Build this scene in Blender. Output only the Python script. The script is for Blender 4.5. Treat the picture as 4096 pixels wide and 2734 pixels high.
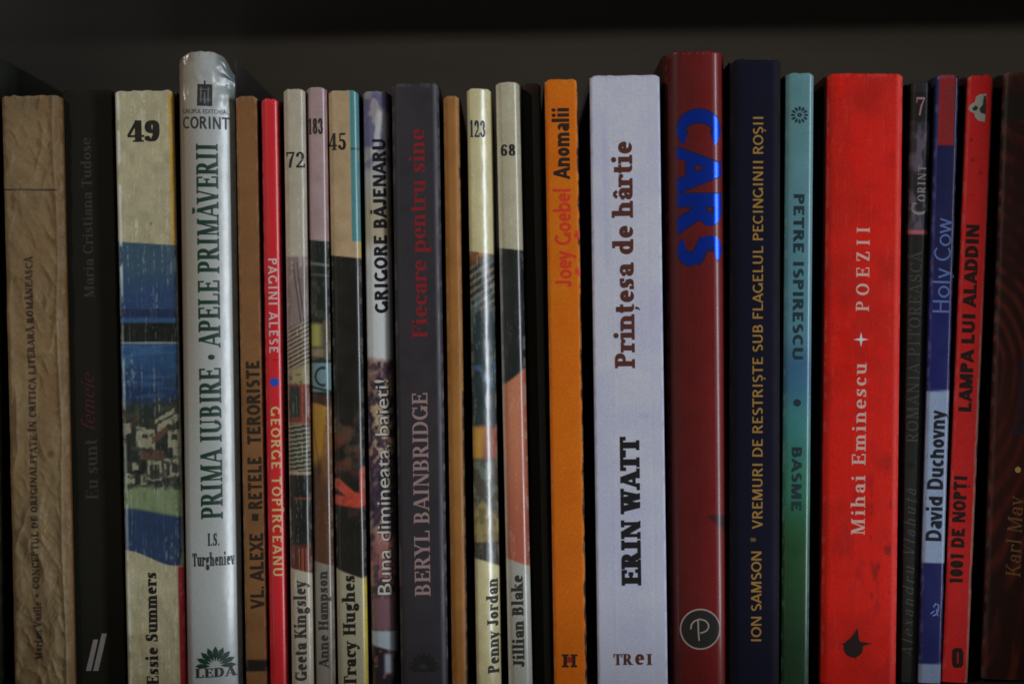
import bpy, bmesh, math
import numpy as np
from mathutils import Matrix, Vector

for o in list(bpy.data.objects):
    bpy.data.objects.remove(o)
scene = bpy.context.scene
COL = scene.collection
PI = math.pi
R = math.radians

# ------------------------------------------------------------------ camera
S = 0.0696e-3            # metres on the plane of the spines for one pixel of the 4096 px photograph
DIST = 0.55              # lens to spines
ROLL = 0.0165            # the photographer held the camera a little askew
ZC = (2762 - 1367) * S   # lens height above the shelf
cam_data = bpy.data.cameras.new('camera')
cam = bpy.data.objects.new('camera', cam_data)
COL.objects.link(cam)
cr, sr = math.cos(ROLL), math.sin(ROLL)
cam.matrix_world = Matrix(((cr, sr, 0, 0), (0, 0, -1, -DIST), (-sr, cr, 0, ZC), (0, 0, 0, 1)))
cam_data.sensor_width = 36
cam_data.lens = 36 * DIST / (4096 * S)
cam_data.clip_start = 0.02
cam_data.clip_end = 20
cam_data.dof.use_dof = True
cam_data.dof.focus_distance = DIST
cam_data.dof.aperture_fstop = 9
scene.camera = cam

# ------------------------------------------------------------------ light
world = bpy.data.worlds.new('World')
scene.world = world
world.use_nodes = True
bg = world.node_tree.nodes['Background']
bg.inputs[0].default_value = (1.0, 0.97, 0.88, 1)
bg.inputs[1].default_value = 0.05


def area_lamp(name, loc, target, sx, sy, power, colour):
    d = bpy.data.lights.new(name, 'AREA')
    d.shape = 'RECTANGLE'
    d.size, d.size_y = sx, sy
    d.energy = power
    d.color = colour
    o = bpy.data.objects.new(name, d)
    o.location = loc
    o.rotation_euler = (Vector(target) - Vector(loc)).to_track_quat('-Z', 'Y').to_euler()
    COL.objects.link(o)
    return o


# a compact lamp high on the left throws the shadows on the back panel; a tall cool window far to the
# right makes the long highlights on the spines, and the bookcase's side keeps it off the back panel
kd = bpy.data.lights.new('key_lamp', 'SPOT')
kd.energy = 22.5
kd.color = (1.0, 0.93, 0.84)
kd.shadow_soft_size = 0.012
kd.spot_size = 2 * math.atan(0.28 / 1.62)
kd.spot_blend = 1.0
key = bpy.data.objects.new('key_lamp', kd)
key.location = (-0.95, -1.06, 0.85)
key.rotation_euler = (Vector((-0.015, 0.0, 0.175)) - key.location).to_track_quat('-Z', 'Y').to_euler()
COL.objects.link(key)
area_lamp('window_light', (1.10, -0.62, 0.06), (0.0, 0.0, 0.10), 0.16, 0.75, 8.4, (0.84, 0.92, 1.0))
area_lamp('left_strip_light', (-0.95, -0.72, -0.34), (0.0, 0.0, 0.08), 0.06, 0.42, 0.6, (0.86, 0.95, 1.0))  # added strip light, only for highlights on the left folds

scene.view_settings.view_transform = 'Standard'
scene.view_settings.look = 'None'
scene.view_settings.exposure = 0
scene.view_settings.gamma = 1
scene.render.engine = 'CYCLES'
scene.cycles.max_bounces = 6
scene.cycles.pixel_filter_type = 'BLACKMAN_HARRIS'
scene.cycles.filter_width = 1.7

# ------------------------------------------------------------------ helpers
GAIN = 0.50              # share of the light that a white sheet sends back here


def lin(rgb):
    a = np.asarray(rgb, float) / 255.0
    return np.where(a <= 0.04045, a / 12.92, ((a + 0.055) / 1.055) ** 2.4)


def alb(rgb, gain=1.0):
    return np.clip(lin(rgb) * gain / GAIN, 0.002, 0.86)


def sm(a, b, x):
    t = np.clip((x - a) / (b - a), 0, 1)
    return t * t * (3 - 2 * t)


def _hash(ix, iy, seed):
    n = (ix.astype(np.int64) * 374761393 + iy.astype(np.int64) * 668265263 + seed * 1442695041) & 0xFFFFFFFF
    n = ((n ^ (n >> 13)) * 1274126177) & 0xFFFFFFFF
    return ((n ^ (n >> 16)) & 0xFFFF) / 65535.0


def vnoise(x, y, seed=0):
    x = np.asarray(x, float); y = np.asarray(y, float)
    ix, iy = np.floor(x), np.floor(y)
    fx, fy = x - ix, y - iy
    fx = fx * fx * fx * (fx * (fx * 6 - 15) + 10); fy = fy * fy * fy * (fy * (fy * 6 - 15) + 10)
    a = _hash(ix, iy, seed); b = _hash(ix + 1, iy, seed)
    c = _hash(ix, iy + 1, seed); d = _hash(ix + 1, iy + 1, seed)
    return (a * (1 - fx) + b * fx) * (1 - fy) + (c * (1 - fx) + d * fx) * fy


def fbm(x, y, seed=0, o=4):
    s = 0; amp = 0.5; tot = 0
    for k in range(o):
        s = s + amp * vnoise(x * 2 ** k + k * 7.3, y * 2 ** k + k * 3.1, seed + k)
        tot += amp; amp *= 0.5
    return s / tot


def px(x, y, dep=0.0):
    """photograph pixel -> (X, Z) on the upright plane dep metres behind the spines"""
    k = S * (DIST + dep) / DIST
    dx, dz = (x - 2048) * k, (1367 - y) * k
    return dx * cr + dz * sr, -dx * sr + dz * cr + ZC


def mesh_obj(name, verts, faces, mat, parent=None, smooth=False, colors=None):
    me = bpy.data.meshes.new(name)
    verts = np.asarray(verts, np.float32)
    if isinstance(faces, np.ndarray):
        nf, k = faces.shape
        me.vertices.add(len(verts)); me.vertices.foreach_set('co', verts.ravel())
        me.loops.add(nf * k); me.loops.foreach_set('vertex_index', faces.astype(np.int32).ravel())
        me.polygons.add(nf)
        me.polygons.foreach_set('loop_start', (np.arange(nf) * k).astype(np.int32))
        me.update(calc_edges=True)
    else:
        me.from_pydata(verts.tolist(), [], faces)
    if smooth:
        me.polygons.foreach_set('use_smooth', np.ones(len(me.polygons), bool))
    if colors is not None:
        at = me.color_attributes.new('Col', 'FLOAT_COLOR', 'POINT')
        c4 = np.ones((len(verts), 4), np.float32); c4[:, :3] = colors
        at.data.foreach_set('color', c4.ravel())
    me.validate()
    me.update()
    me.materials.append(mat)
    o = bpy.data.objects.new(name, me)
    COL.objects.link(o)
    if parent:
        o.parent = parent
    return o


def box(x0, x1, y0, y1, z0, z1, bev=0.0):
    bm = bmesh.new()
    bmesh.ops.create_cube(bm, size=1)
    for v in bm.verts:
        v.co = Vector(((x0 + x1) / 2 + v.co.x * (x1 - x0), (y0 + y1) / 2 + v.co.y * (y1 - y0), (z0 + z1) / 2 + v.co.z * (z1 - z0)))
    if bev:
        bmesh.ops.bevel(bm, geom=list(bm.edges), offset=bev, segments=2, affect='EDGES', profile=0.5)
    return bm


def bm_obj(name, bm, mat, parent=None):
    me = bpy.data.meshes.new(name)
    bm.to_mesh(me); bm.free()
    me.materials.append(mat)
    o = bpy.data.objects.new(name, me)
    COL.objects.link(o)
    if parent:
        o.parent = parent
    return o


# ------------------------------------------------------------------ materials
def new_mat(name):
    m = bpy.data.materials.new(name)
    m.use_nodes = True
    nt = m.node_tree
    return m, nt, nt.nodes['Principled BSDF']


def add_bump(nt, b, scale, strength, dist=0.0002, detail=3):
    n = nt.nodes.new('ShaderNodeTexNoise'); n.inputs['Scale'].default_value = scale; n.inputs['Detail'].default_value = detail
    t = nt.nodes.new('ShaderNodeTexCoord'); nt.links.new(t.outputs['Object'], n.inputs['Vector'])
    bp = nt.nodes.new('ShaderNodeBump'); bp.inputs['Strength'].default_value = strength; bp.inputs['Distance'].default_value = dist
    nt.links.new(n.outputs['Fac'], bp.inputs['Height']); nt.links.new(bp.outputs['Normal'], b.inputs['Normal'])
    return n


def grain(nt, src, amount, scale=2600):
    """fine paper mottling multiplied on the printed colour"""
    t = nt.nodes.new('ShaderNodeTexCoord')
    n = nt.nodes.new('ShaderNodeTexNoise'); n.inputs['Scale'].default_value = scale; n.inputs['Detail'].default_value = 2
    nt.links.new(t.outputs['Object'], n.inputs['Vector'])
    mr = nt.nodes.new('ShaderNodeMapRange')
    mr.inputs[1].default_value = 0.25; mr.inputs[2].default_value = 0.75
    mr.inputs[3].default_value = 1 - amount; mr.inputs[4].default_value = 1 + amount
    nt.links.new(n.outputs['Fac'], mr.inputs[0])
    mx = nt.nodes.new('ShaderNodeMix'); mx.data_type = 'RGBA'; mx.blend_type = 'MULTIPLY'; mx.inputs[0].default_value = 1
    nt.links.new(src, mx.inputs[6]); nt.links.new(mr.outputs[0], mx.inputs[7])
    return mx.outputs[2]


def spine_mat(name, rough=0.45, spec=0.4, bump=0.12, gr=0.15, coat=0.0, rvar=0.12, crough=0.2):
    m, nt, b = new_mat(name)
    a = nt.nodes.new('ShaderNodeAttribute'); a.attribute_name = 'Col'
    nt.links.new(grain(nt, a.outputs['Color'], gr), b.inputs['Base Color'])
    b.inputs['Specular IOR Level'].default_value = spec
    b.inputs['Coat Weight'].default_value = coat
    b.inputs['Coat Roughness'].default_value = crough
    add_bump(nt, b, 900, bump)
    t = nt.nodes.new('ShaderNodeTexCoord')
    n = nt.nodes.new('ShaderNodeTexNoise'); n.inputs['Scale'].default_value = 140; n.inputs['Detail'].default_value = 4
    nt.links.new(t.outputs['Object'], n.inputs['Vector'])
    mr = nt.nodes.new('ShaderNodeMapRange'); mr.inputs[1].default_value = 0.3; mr.inputs[2].default_value = 0.7
    mr.inputs[3].default_value = max(0.08, rough - rvar); mr.inputs[4].default_value = rough + rvar
    nt.links.new(n.outputs['Fac'], mr.inputs[0]); nt.links.new(mr.outputs[0], b.inputs['Roughness'])
    return m


_flat = {}


def flat_mat(rgb, rough=0.5, spec=0.35, metal=0.0, gr=0.10, gain=1.0):
    key = (tuple(rgb), rough, spec, metal, gain)
    if key in _flat:
        return _flat[key]
    m, nt, b = new_mat('print_ink' if not metal else 'foil_ink')
    c = nt.nodes.new('ShaderNodeRGB')
    c.outputs[0].default_value = (*alb(rgb, gain), 1)
    nt.links.new(grain(nt, c.outputs[0], gr), b.inputs['Base Color'])
    b.inputs['Roughness'].default_value = rough
    b.inputs['Specular IOR Level'].default_value = spec
    b.inputs['Metallic'].default_value = metal
    add_bump(nt, b, 900, 0.12)
    _flat[key] = m
    return m


def paint_mat(name, c0, c1, rough, scale=(40, 40, 40), bump=0.2):
    m, nt, b = new_mat(name)
    t = nt.nodes.new('ShaderNodeTexCoord')
    mp = nt.nodes.new('ShaderNodeMapping'); mp.inputs['Scale'].default_value = scale
    nt.links.new(t.outputs['Object'], mp.inputs['Vector'])
    n = nt.nodes.new('ShaderNodeTexNoise'); n.inputs['Scale'].default_value = 1; n.inputs['Detail'].default_value = 6
    nt.links.new(mp.outputs[0], n.inputs['Vector'])
    r = nt.nodes.new('ShaderNodeValToRGB')
    r.color_ramp.elements[0].position = 0.3; r.color_ramp.elements[0].color = (*c0, 1)
    r.color_ramp.elements[1].position = 0.7; r.color_ramp.elements[1].color = (*c1, 1)
    nt.links.new(n.outputs['Fac'], r.inputs[0]); nt.links.new(r.outputs[0], b.inputs['Base Color'])
    b.inputs['Roughness'].default_value = rough
    add_bump(nt, b, 600, bump)
    return m


M_WOOD = paint_mat('dark_stained_wood', (0.026, 0.022, 0.018), (0.036, 0.031, 0.026), 0.6, (8, 60, 60))
M_BACK = paint_mat('back_panel_board', (0.120, 0.108, 0.092), (0.150, 0.136, 0.116), 0.75, (14, 30, 90))


def page_mat():
    m, nt, b = new_mat('yellowed_pages')
    t = nt.nodes.new('ShaderNodeTexCoord')
    mp = nt.nodes.new('ShaderNodeMapping'); mp.inputs['Scale'].default_value = (9000, 30, 60)
    nt.links.new(t.outputs['Object'], mp.inputs['Vector'])
    n = nt.nodes.new('ShaderNodeTexNoise'); n.inputs['Scale'].default_value = 1; n.inputs['Detail'].default_value = 3
    nt.links.new(mp.outputs[0], n.inputs['Vector'])
    r = nt.nodes.new('ShaderNodeValToRGB')
    r.color_ramp.elements[0].position = 0.25; r.color_ramp.elements[0].color = (0.28, 0.22, 0.14, 1)
    r.color_ramp.elements[1].position = 0.75; r.color_ramp.elements[1].color = (0.55, 0.46, 0.32, 1)
    nt.links.new(n.outputs['Fac'], r.inputs[0]); nt.links.new(r.outputs[0], b.inputs['Base Color'])
    b.inputs['Roughness'].default_value = 0.9
    return m


M_PAGES = page_mat()

# ------------------------------------------------------------------ bookcase
case = bpy.data.objects.new('bookcase', None)
COL.objects.link(case)
case.location = (0.02, 0.0, -0.022)
case['label'] = 'dark wooden bookcase with a dim plain back panel behind the row of books'
case['category'] = 'bookcase'
CX, CZ = -0.02, 0.022


def case_part(name, x0, x1, y0, y1, z0, z1, mat):
    bm_obj(name, box(x0 + CX, x1 + CX, y0, y1, z0 + CZ, z1 + CZ, 0.0008), mat, case)


PANEL_Y = 0.19
FRONT = -0.05
case_part('shelf_board', -0.358, 0.2, FRONT, PANEL_Y, -0.022, 0.0, M_WOOD)
case_part('upper_shelf_board', -0.358, 0.2, FRONT, PANEL_Y, 0.334, 0.356, M_WOOD)
case_part('back_panel', -0.378, 0.22, PANEL_Y + 0.0005, PANEL_Y + 0.006, -0.022, 0.356, M_BACK)
case_part('side_panel', -0.378, -0.3585, FRONT, PANEL_Y, -0.022, 0.356, M_WOOD)
case_part('side_panel', 0.2005, 0.22, FRONT, PANEL_Y, -0.022, 0.356, M_WOOD)  # out of view; set close and forward to block the window light

# ------------------------------------------------------------------ lettering
# a small drawn serif alphabet: every letter is a set of pen strokes (thick uprights, thin
# horizontals, slab feet) on a capital height of 1
class Pen:
    def __init__(self, W, w, s, h):
        self.W, self.w, self.s, self.h = W, w, s, h
        self.polys = []          # each: list of quads [(x,y)*4]

    def quad(self, a, b, c, d):
        self.polys.append([[a, b, c, d]])

    def rect(self, x0, x1, y0, y1):
        self.quad((x0, y0), (x1, y0), (x1, y1), (x0, y1))

    def V(self, x, y0, y1, b='', t='', th=None):
        th = th or self.W
        self.rect(x - th / 2, x + th / 2, y0, y1)
        if self.s > 0:
            for f, ya, yb in ((b, y0, y0 + self.h), (t, y1 - self.h, y1)):
                if f:
                    self.rect(x - th / 2 - (self.s if 'l' in f else 0), x + th / 2 + (self.s if 'r' in f else 0), ya, yb)

    def H(self, x0, x1, y, th=None):
        th = th or self.w
        self.rect(x0, x1, y - th / 2, y + th / 2)

    def T(self, x, y0, y1):
        if self.s > 0:
            self.rect(x - self.w * 0.55, x + self.w * 0.55, y0, y1)

    def D(self, x0, y0, x1, y1, th):
        hw = th * math.hypot(x1 - x0, y1 - y0) / abs(y1 - y0) / 2
        self.quad((x0 - hw, y0), (x0 + hw, y0), (x1 + hw, y1), (x1 - hw, y1))

    def F(self, x, y, top=False, th=None):
        if self.s > 0:
            k = (th or self.W * 0.6) / 2 + self.s
            self.rect(x - k, x + k, y - self.h if top else y, y if top else y + self.h)

    def O(self, x0, x1, y0, y1, a0, a1, th=None):
        W, w = self.W, self.w
        rx, ry = max(0.02, (x1 - x0 - W) / 2), max(0.02, (y1 - y0 - w) / 2)
        cx, cy = (x0 + x1) / 2, (y0 + y1) / 2
        n = max(6, int(abs(a1 - a0) / 14))
        a = np.radians(np.linspace(a0, a1, n + 1))
        p = np.stack([cx + rx * np.cos(a), cy + ry * np.sin(a)], 1)
        nx, ny = np.cos(a) / rx, np.sin(a) / ry
        L = np.hypot(nx, ny); nx, ny = nx / L, ny / L
        A, B = W / 2, w / 2
        den = np.sqrt((A * nx) ** 2 + (B * ny) ** 2)
        off = np.stack([A * A * nx / den, B * B * ny / den], 1)
        l, r = p - off, p + off
        self.polys.append([[tuple(l[i]), tuple(r[i]), tuple(r[i + 1]), tuple(l[i + 1])] for i in range(n)])

    def stroke(self, pts, th):
        p = np.asarray(pts, float)
        t = np.gradient(p, axis=0); t /= np.linalg.norm(t, axis=1)[:, None] + 1e-9
        th = np.broadcast_to(np.asarray(th, float), (len(p),))
        off = np.stack([-t[:, 1], t[:, 0]], 1) * th[:, None] / 2
        l, r = p - off, p + off
        self.polys.append([[tuple(l[i]), tuple(r[i]), tuple(r[i + 1]), tuple(l[i + 1])] for i in range(len(p) - 1)])

    def K(self, x, y, r):
        if self.s > 0:
            self.B(x, y, r)

    def B(self, x, y, r, n=12):
        a = [2 * PI * k / n for k in range(n)]
        self.polys.append([[(x + r * math.cos(t), y + r * math.sin(t)) for t in a]])


XH = 0.70


def glyph(p, c):
    """draws c with pen p, returns its advance"""
    W, w = p.W, p.w
    t = max(w, W * 0.42)
    tp, bt = 1 - w / 2, w / 2
    k = W / 2
    if c == ' ': return 0.34
    if c == 'I': p.V(.26, 0, 1, 'lr', 'lr'); return .52
    if c == 'L': p.V(.22, 0, 1, 'l', 'lr'); p.H(.22, .68, bt); p.T(.68, 0, .3); return .76
    if c in 'EF':
        p.V(.22, 0, 1, 'l' if c == 'E' else 'lr', 'l'); p.H(.22, .66, tp); p.H(.22, .55, .52); p.T(.66, .72, 1); p.T(.55, .4, .64)
        if c == 'E': p.H(.22, .69, bt); p.T(.69, 0, .3)
        return .78 if c == 'E' else .72
    if c == 'T': p.V(.4, 0, 1, 'lr', ''); p.H(.05, .75, tp); p.T(.07, .7, 1); p.T(.73, .7, 1); return .8
    if c == 'H': p.V(.22, 0, 1, 'lr', 'lr'); p.V(.72, 0, 1, 'lr', 'lr'); p.H(.22, .72, .52); return .94
    if c == 'N': p.V(.18, 0, 1, 'lr', 'l', t); p.D(.2, 1, .74, 0, W); p.V(.76, 0, 1, '', 'lr', t); return .94
    if c == 'M': p.V(.18, 0, 1, 'lr', 'l', t); p.D(.22, 1, .52, 0, W); p.D(.52, 0, .82, 1, t); p.V(.88, 0, 1, 'lr', 'r'); return 1.1
    if c == 'U': p.V(.2, .3, 1, '', 'lr'); p.O(.2 - k, .7 + k, 0, .62, 180, 360); p.V(.7, .3, 1, '', 'lr', t); return .92
    if c == 'V': p.D(.13, 1, .42, 0, W); p.D(.42, 0, .71, 1, t); p.F(.13, 1, True, W); p.F(.71, 1, True, t); return .84
    if c == 'W':
        for a, b in ((.11, .33), (.53, .75)): p.D(a, 1, b, 0, W)
        for a, b in ((.33, .54), (.75, .96)): p.D(a, 0, b, 1, t)
        p.F(.11, 1, True, W); p.F(.53, 1, True, W); p.F(.96, 1, True, t); return 1.08
    if c == 'Y': p.D(.12, 1, .4, .45, W); p.D(.4, .45, .68, 1, t); p.V(.4, 0, .47, 'lr', ''); p.F(.12, 1, True, W); p.F(.68, 1, True, t); return .8
    if c == 'K': p.V(.2, 0, 1, 'lr', 'lr'); p.D(.27, .38, .66, 1, t); p.D(.4, .58, .74, 0, W); p.F(.66, 1, True, t); p.F(.74, 0, False, W); return .88
    if c in 'RP':
        p.V(.2, 0, 1, 'lr', 'l'); p.H(.2, .42, tp); p.H(.2, .42, .46 + bt); p.O(.14, .7, .46, 1, -90, 90)
        if c == 'R': p.D(.42, .5, .7, 0, W); p.F(.73, 0, False, W)
        return .84 if c == 'R' else .74
    if c == 'B':
        p.V(.2, 0, 1, 'l', 'l'); p.H(.2, .42, tp); p.H(.2, .42, .5); p.H(.2, .42, bt)
        p.O(.14, .66, .5 - bt, 1, -90, 90); p.O(.1, .72, 0, .5 + bt, -90, 90); return .8
    if c == 'D': p.V(.2, 0, 1, 'l', 'l'); p.H(.2, .44, tp); p.H(.2, .44, bt); p.O(.04, .84, 0, 1, -90, 90); return .9
    if c == 'O': p.O(.05, .87, 0, 1, 0, 360); return .92
    if c == 'C': p.O(.05, .85, 0, 1, 48, 312); p.T(.75, .66, 1); return .82
    if c == 'G': p.O(.05, .85, 0, 1, 48, 330); p.T(.75, .66, 1); p.V(.76, .02, .44, '', 'lr'); return .92
    if c == 'J': p.V(.36, .25, 1, '', 'lr'); p.O(.02, .36 + k, 0, .52, 180, 360); p.K(.1, .2, .09); return .58
    if c == 'S':
        p.O(.08, .62, .46, 1, 40, 262); p.O(.08, .66, 0, .54, 82, -140); p.stroke([(.17, .63), (.28, .55), (.46, .46), (.56, .37)], W)
        p.T(.56, .68, 1); p.T(.11, 0, .32); return .72
    if c == 'Z': p.H(.1, .64, tp); p.H(.08, .66, bt); p.D(.14, 0, .58, 1, W); p.T(.1, .72, 1); p.T(.65, 0, .3); return .74
    if c == 'X': p.D(.1, 1, .66, 0, W); p.D(.1, 0, .66, 1, t); [p.F(a, b, b == 1) for a in (.1, .66) for b in (0, 1)]; return .76
    if c in 'ĂÂÎȘȚ':
        adv = glyph(p, {'Ă': 'A', 'Â': 'A', 'Î': 'I', 'Ș': 'S', 'Ț': 'T'}[c]); m = adv / 2
        if c == 'Ă': p.O(m - .2, m + .2, 1.08, 1.45, 200, 340)
        elif c in 'ȘȚ': p.stroke([(m + .03, -.08), (m + .02, -.18), (m - .06, -.27)], [.12, .1, .04])
        else: p.stroke([(m - .17, 1.08), (m, 1.25)], t); p.stroke([(m, 1.25), (m + .17, 1.08)], t)
        return adv
    if c == 'A': p.D(.1, 0, .42, 1, t); p.D(.42, 1, .76, 0, W); p.H(.2, .64, .3); p.F(.1, 0, False, t); p.F(.76, 0, False, W); return .86
    # lower case
    if c in 'ăâ':
        adv = glyph(p, 'a')
        if c == 'ă': p.O(.14, .48, .76, 1.08, 200, 340)
        else: p.stroke([(.14, .78), (.3, .95)], t); p.stroke([(.3, .95), (.46, .78)], t)
        return adv
    if c == 'ț': adv = glyph(p, 't'); p.stroke([(.28, -.06), (.27, -.18), (.18, -.28)], [.14, .11, .04]); return adv
    if c == 'a': p.V(.48, 0, .5, 'r', ''); p.O(.1, .48 + k, .28, XH, 0, 155); p.K(.15, .5, max(.07, k * .9)); p.O(.05, .48 + k, 0, .42, 70, 330); return .64
    if c == 'b': p.V(.18, 0, 1.06, '', 'l'); p.O(.18 - k, .7, 0, XH, 0, 360); return .74
    if c == 'c': p.O(.05, .62, 0, XH, 50, 315); p.K(.5, XH - .17, max(.07, k * .85)); return .6
    if c == 'd': p.O(.05, .56 + k, 0, XH, 0, 360); p.V(.56, 0, 1.06, 'r', 'l'); return .76
    if c == 'e': p.O(.05, .63, 0, XH, 0, 318); p.H(.12, .6, .36); return .64
    if c == 'f': p.V(.22, 0, .86, 'lr', ''); p.O(.22 - k, .66, .6, 1.08, 50, 180); p.K(.5, .93, max(.06, k * .8)); p.H(.05, .44, XH - w / 2); return .46
    if c == 'g':
        p.O(.08, .56, .24, XH, 0, 360); p.O(.05, .64, -.32, .1, 0, 360); p.stroke([(.2, .28), (.14, .16), (.24, .08), (.5, .06)], t); p.stroke([(.48, .58), (.58, .68), (.68, .66)], t); return .68
    if c in 'hn':
        p.V(.18, 0, 1.06 if c == 'h' else XH, 'lr', 'l'); p.O(.18 - k, .56 + k, .2, XH, 0, 170); p.V(.56, 0, .45, 'lr', ''); return .76
    if c == 'm':
        p.V(.18, 0, XH, 'lr', 'l')
        for a in (.18, .54): p.O(a - k, a + .36 + k, .2, XH, 0, 170); p.V(a + .36, 0, .45, 'lr', '')
        return 1.1
    if c == 'i': p.V(.2, 0, XH, 'lr', 'l'); p.B(.19, .93, max(.08, k * 1.05)); return .4
    if c == 'j': p.V(.24, -.1, XH, '', 'l'); p.O(-.06, .24 + k, -.32, .1, 200, 360); p.B(.22, .93, max(.08, k * 1.05)); return .42
    if c == 'k': p.V(.18, 0, 1.06, 'lr', 'l'); p.D(.22, .26, .52, XH, t); p.D(.34, .42, .6, 0, W); p.F(.52, XH, True, t); p.F(.6, 0, False, W); return .7
    if c == 'l': p.V(.2, 0, 1.06, 'lr', 'l'); return .4
    if c == 'o': p.O(.05, .65, 0, XH, 0, 360); return .7
    if c == 'p': p.V(.18, -.32, XH, 'lr', 'l'); p.O(.18 - k, .7, 0, XH, 0, 360); return .75
    if c == 'r': p.V(.18, 0, XH, 'lr', 'l'); p.O(.18 - k, .64, .22, XH, 55, 165); p.K(.5, XH - .13, max(.07, k * .9)); return .56
    if c == 's':
        p.O(.06, .48, .3, XH, 40, 262); p.O(.06, .5, 0, .38, 82, -140); p.stroke([(.13, .44), (.22, .38), (.34, .31), (.43, .25)], W * .95)
        p.T(.44, .48, XH); p.T(.08, 0, .22); return .55
    if c == 't': p.V(.22, .15, .92); p.O(.22 - k, .56, 0, .4, 180, 310); p.H(.05, .46, XH - w / 2); return .48
    if c == 'u': p.V(.18, .2, XH, '', 'l'); p.O(.18 - k, .56 + k, 0, .5, 180, 350); p.V(.56, 0, XH, 'r', 'l'); return .76
    if c == 'v': p.D(.11, XH, .32, 0, W); p.D(.32, 0, .53, XH, t); p.F(.11, XH, True, W); p.F(.53, XH, True, t); return .64
    if c == 'w':
        for a, b in ((.1, .27), (.44, .61)): p.D(a, XH, b, 0, W)
        for a, b in ((.27, .44), (.61, .78)): p.D(a, 0, b, XH, t)
        p.F(.1, XH, True, W); p.F(.78, XH, True, t); return .88
    if c == 'y': p.D(.11, XH, .33, 0, W); p.stroke([(.53, XH), (.33, .04), (.24, -.2), (.12, -.26)], t); p.K(.12, -.22, max(.06, k * .8)); p.F(.11, XH, True, W); p.F(.53, XH, True, t); return .64
    if c == 'x': p.D(.12, XH, .5, 0, W); p.D(.12, 0, .5, XH, t); return .62
    # figures
    if c == '0': p.O(.05, .65, 0, 1, 0, 360); return .7
    if c == '1': p.V(.32, 0, 1, 'lr', ''); p.stroke([(.32, .96), (.14, .8)], t); return .6
    if c == '2': p.O(.06, .6, .42, 1, 165, -40); p.stroke([(.52, .52), (.3, .28), (.1, .06)], t * 1.3); p.H(.06, .62, .06, max(w, .12)); p.T(.6, 0, .25); p.K(.15, .76, max(.08, k)); return .7
    if c == '3': p.O(.06, .58, .47, 1, 150, -90); p.O(.04, .62, 0, .55, 90, -150); p.K(.14, .78, max(.08, k)); p.K(.13, .2, max(.08, k)); return .7
    if c == '4': p.stroke([(.06, .27), (.42, 1)], t); p.H(.04, .7, .27, max(w, .1)); p.V(.46, 0, 1, 'lr', ''); return .76
    if c == '5': p.H(.16, .6, .94, max(w, .12)); p.V(.17, .5, .98, th=t); p.O(.02, .64, 0, .64, 130, -150); p.K(.12, .2, max(.08, k)); return .7
    if c == '6': p.O(.05, .65, 0, .62, 0, 360); p.O(.05, .72, 0, 1, 70, 200); p.K(.54, .84, max(.07, k * .9)); return .72
    if c == '7': p.H(.06, .62, .94, max(w, .12)); p.stroke([(.58, .94), (.38, .5), (.28, 0)], [t, W, W]); p.T(.08, .7, 1); return .66
    if c == '8': p.O(.08, .62, .48, 1, 0, 360); p.O(.05, .65, 0, .56, 0, 360); return .72
    if c == '9': p.O(.05, .65, .38, 1, 0, 360); p.O(-.02, .65, 0, 1, 20, -110); p.K(.16, .16, max(.07, k * .9)); return .72
    if c == '•': p.B(.22, .42, .16); return .44
    if c == '.': p.B(.14, .08, .1); return .3
    if c == ',': p.B(.14, .08, .1); p.stroke([(.2, .06), (.18, -.06), (.1, -.16)], [.12, .09, .03]); return .3
    return .4


STYLES = {   # stem, hairline, serif length, serif thickness
    'book': (.18, .075, .09, .06), 'bold': (.27, .10, .08, .08), 'slab': (.31, .17, .09, .17),
    'slabmid': (.25, .15, .09, .14), 'didone': (.18, .055, .1, .055), 'light': (.11, .06, .07, .055), 'mid': (.23, .09, .09, .07),
    'fat': (.235, .17, 0, 0), 'fatline': (.30, .235, 0, 0), 'sansbold': (.24, .20, 0, 0), 'sansheavy': (.29, .23, 0, 0), 'sansmid': (.18, .16, 0, 0), 'sansgold': (.15, .135, 0, 0), 'sanslight': (.10, .09, 0, 0),
}


def serif_text(text, style='book', shear=0.0, track=0.0):
    W, w, s, h = STYLES[style]
    x = 0; verts = []; faces = []; layer = []
    for c in text:
        p = Pen(W, w, s, h)
        adv = glyph(p, c)
        for li, poly in enumerate(p.polys):
            for q in poly:
                b = len(verts)
                verts += [(x + a + shear * yy, yy) for a, yy in q]
                layer += [li] * len(q)
                faces.append(tuple(range(b, b + len(q))))
        x += adv + track + ((W if style != 'fatline' else .235) - .15) * .25 + (-.06 if s == 0 and c != ' ' else 0)
    return np.array(verts), faces, np.array(layer, float), 1.0


_font_cap = {}


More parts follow.
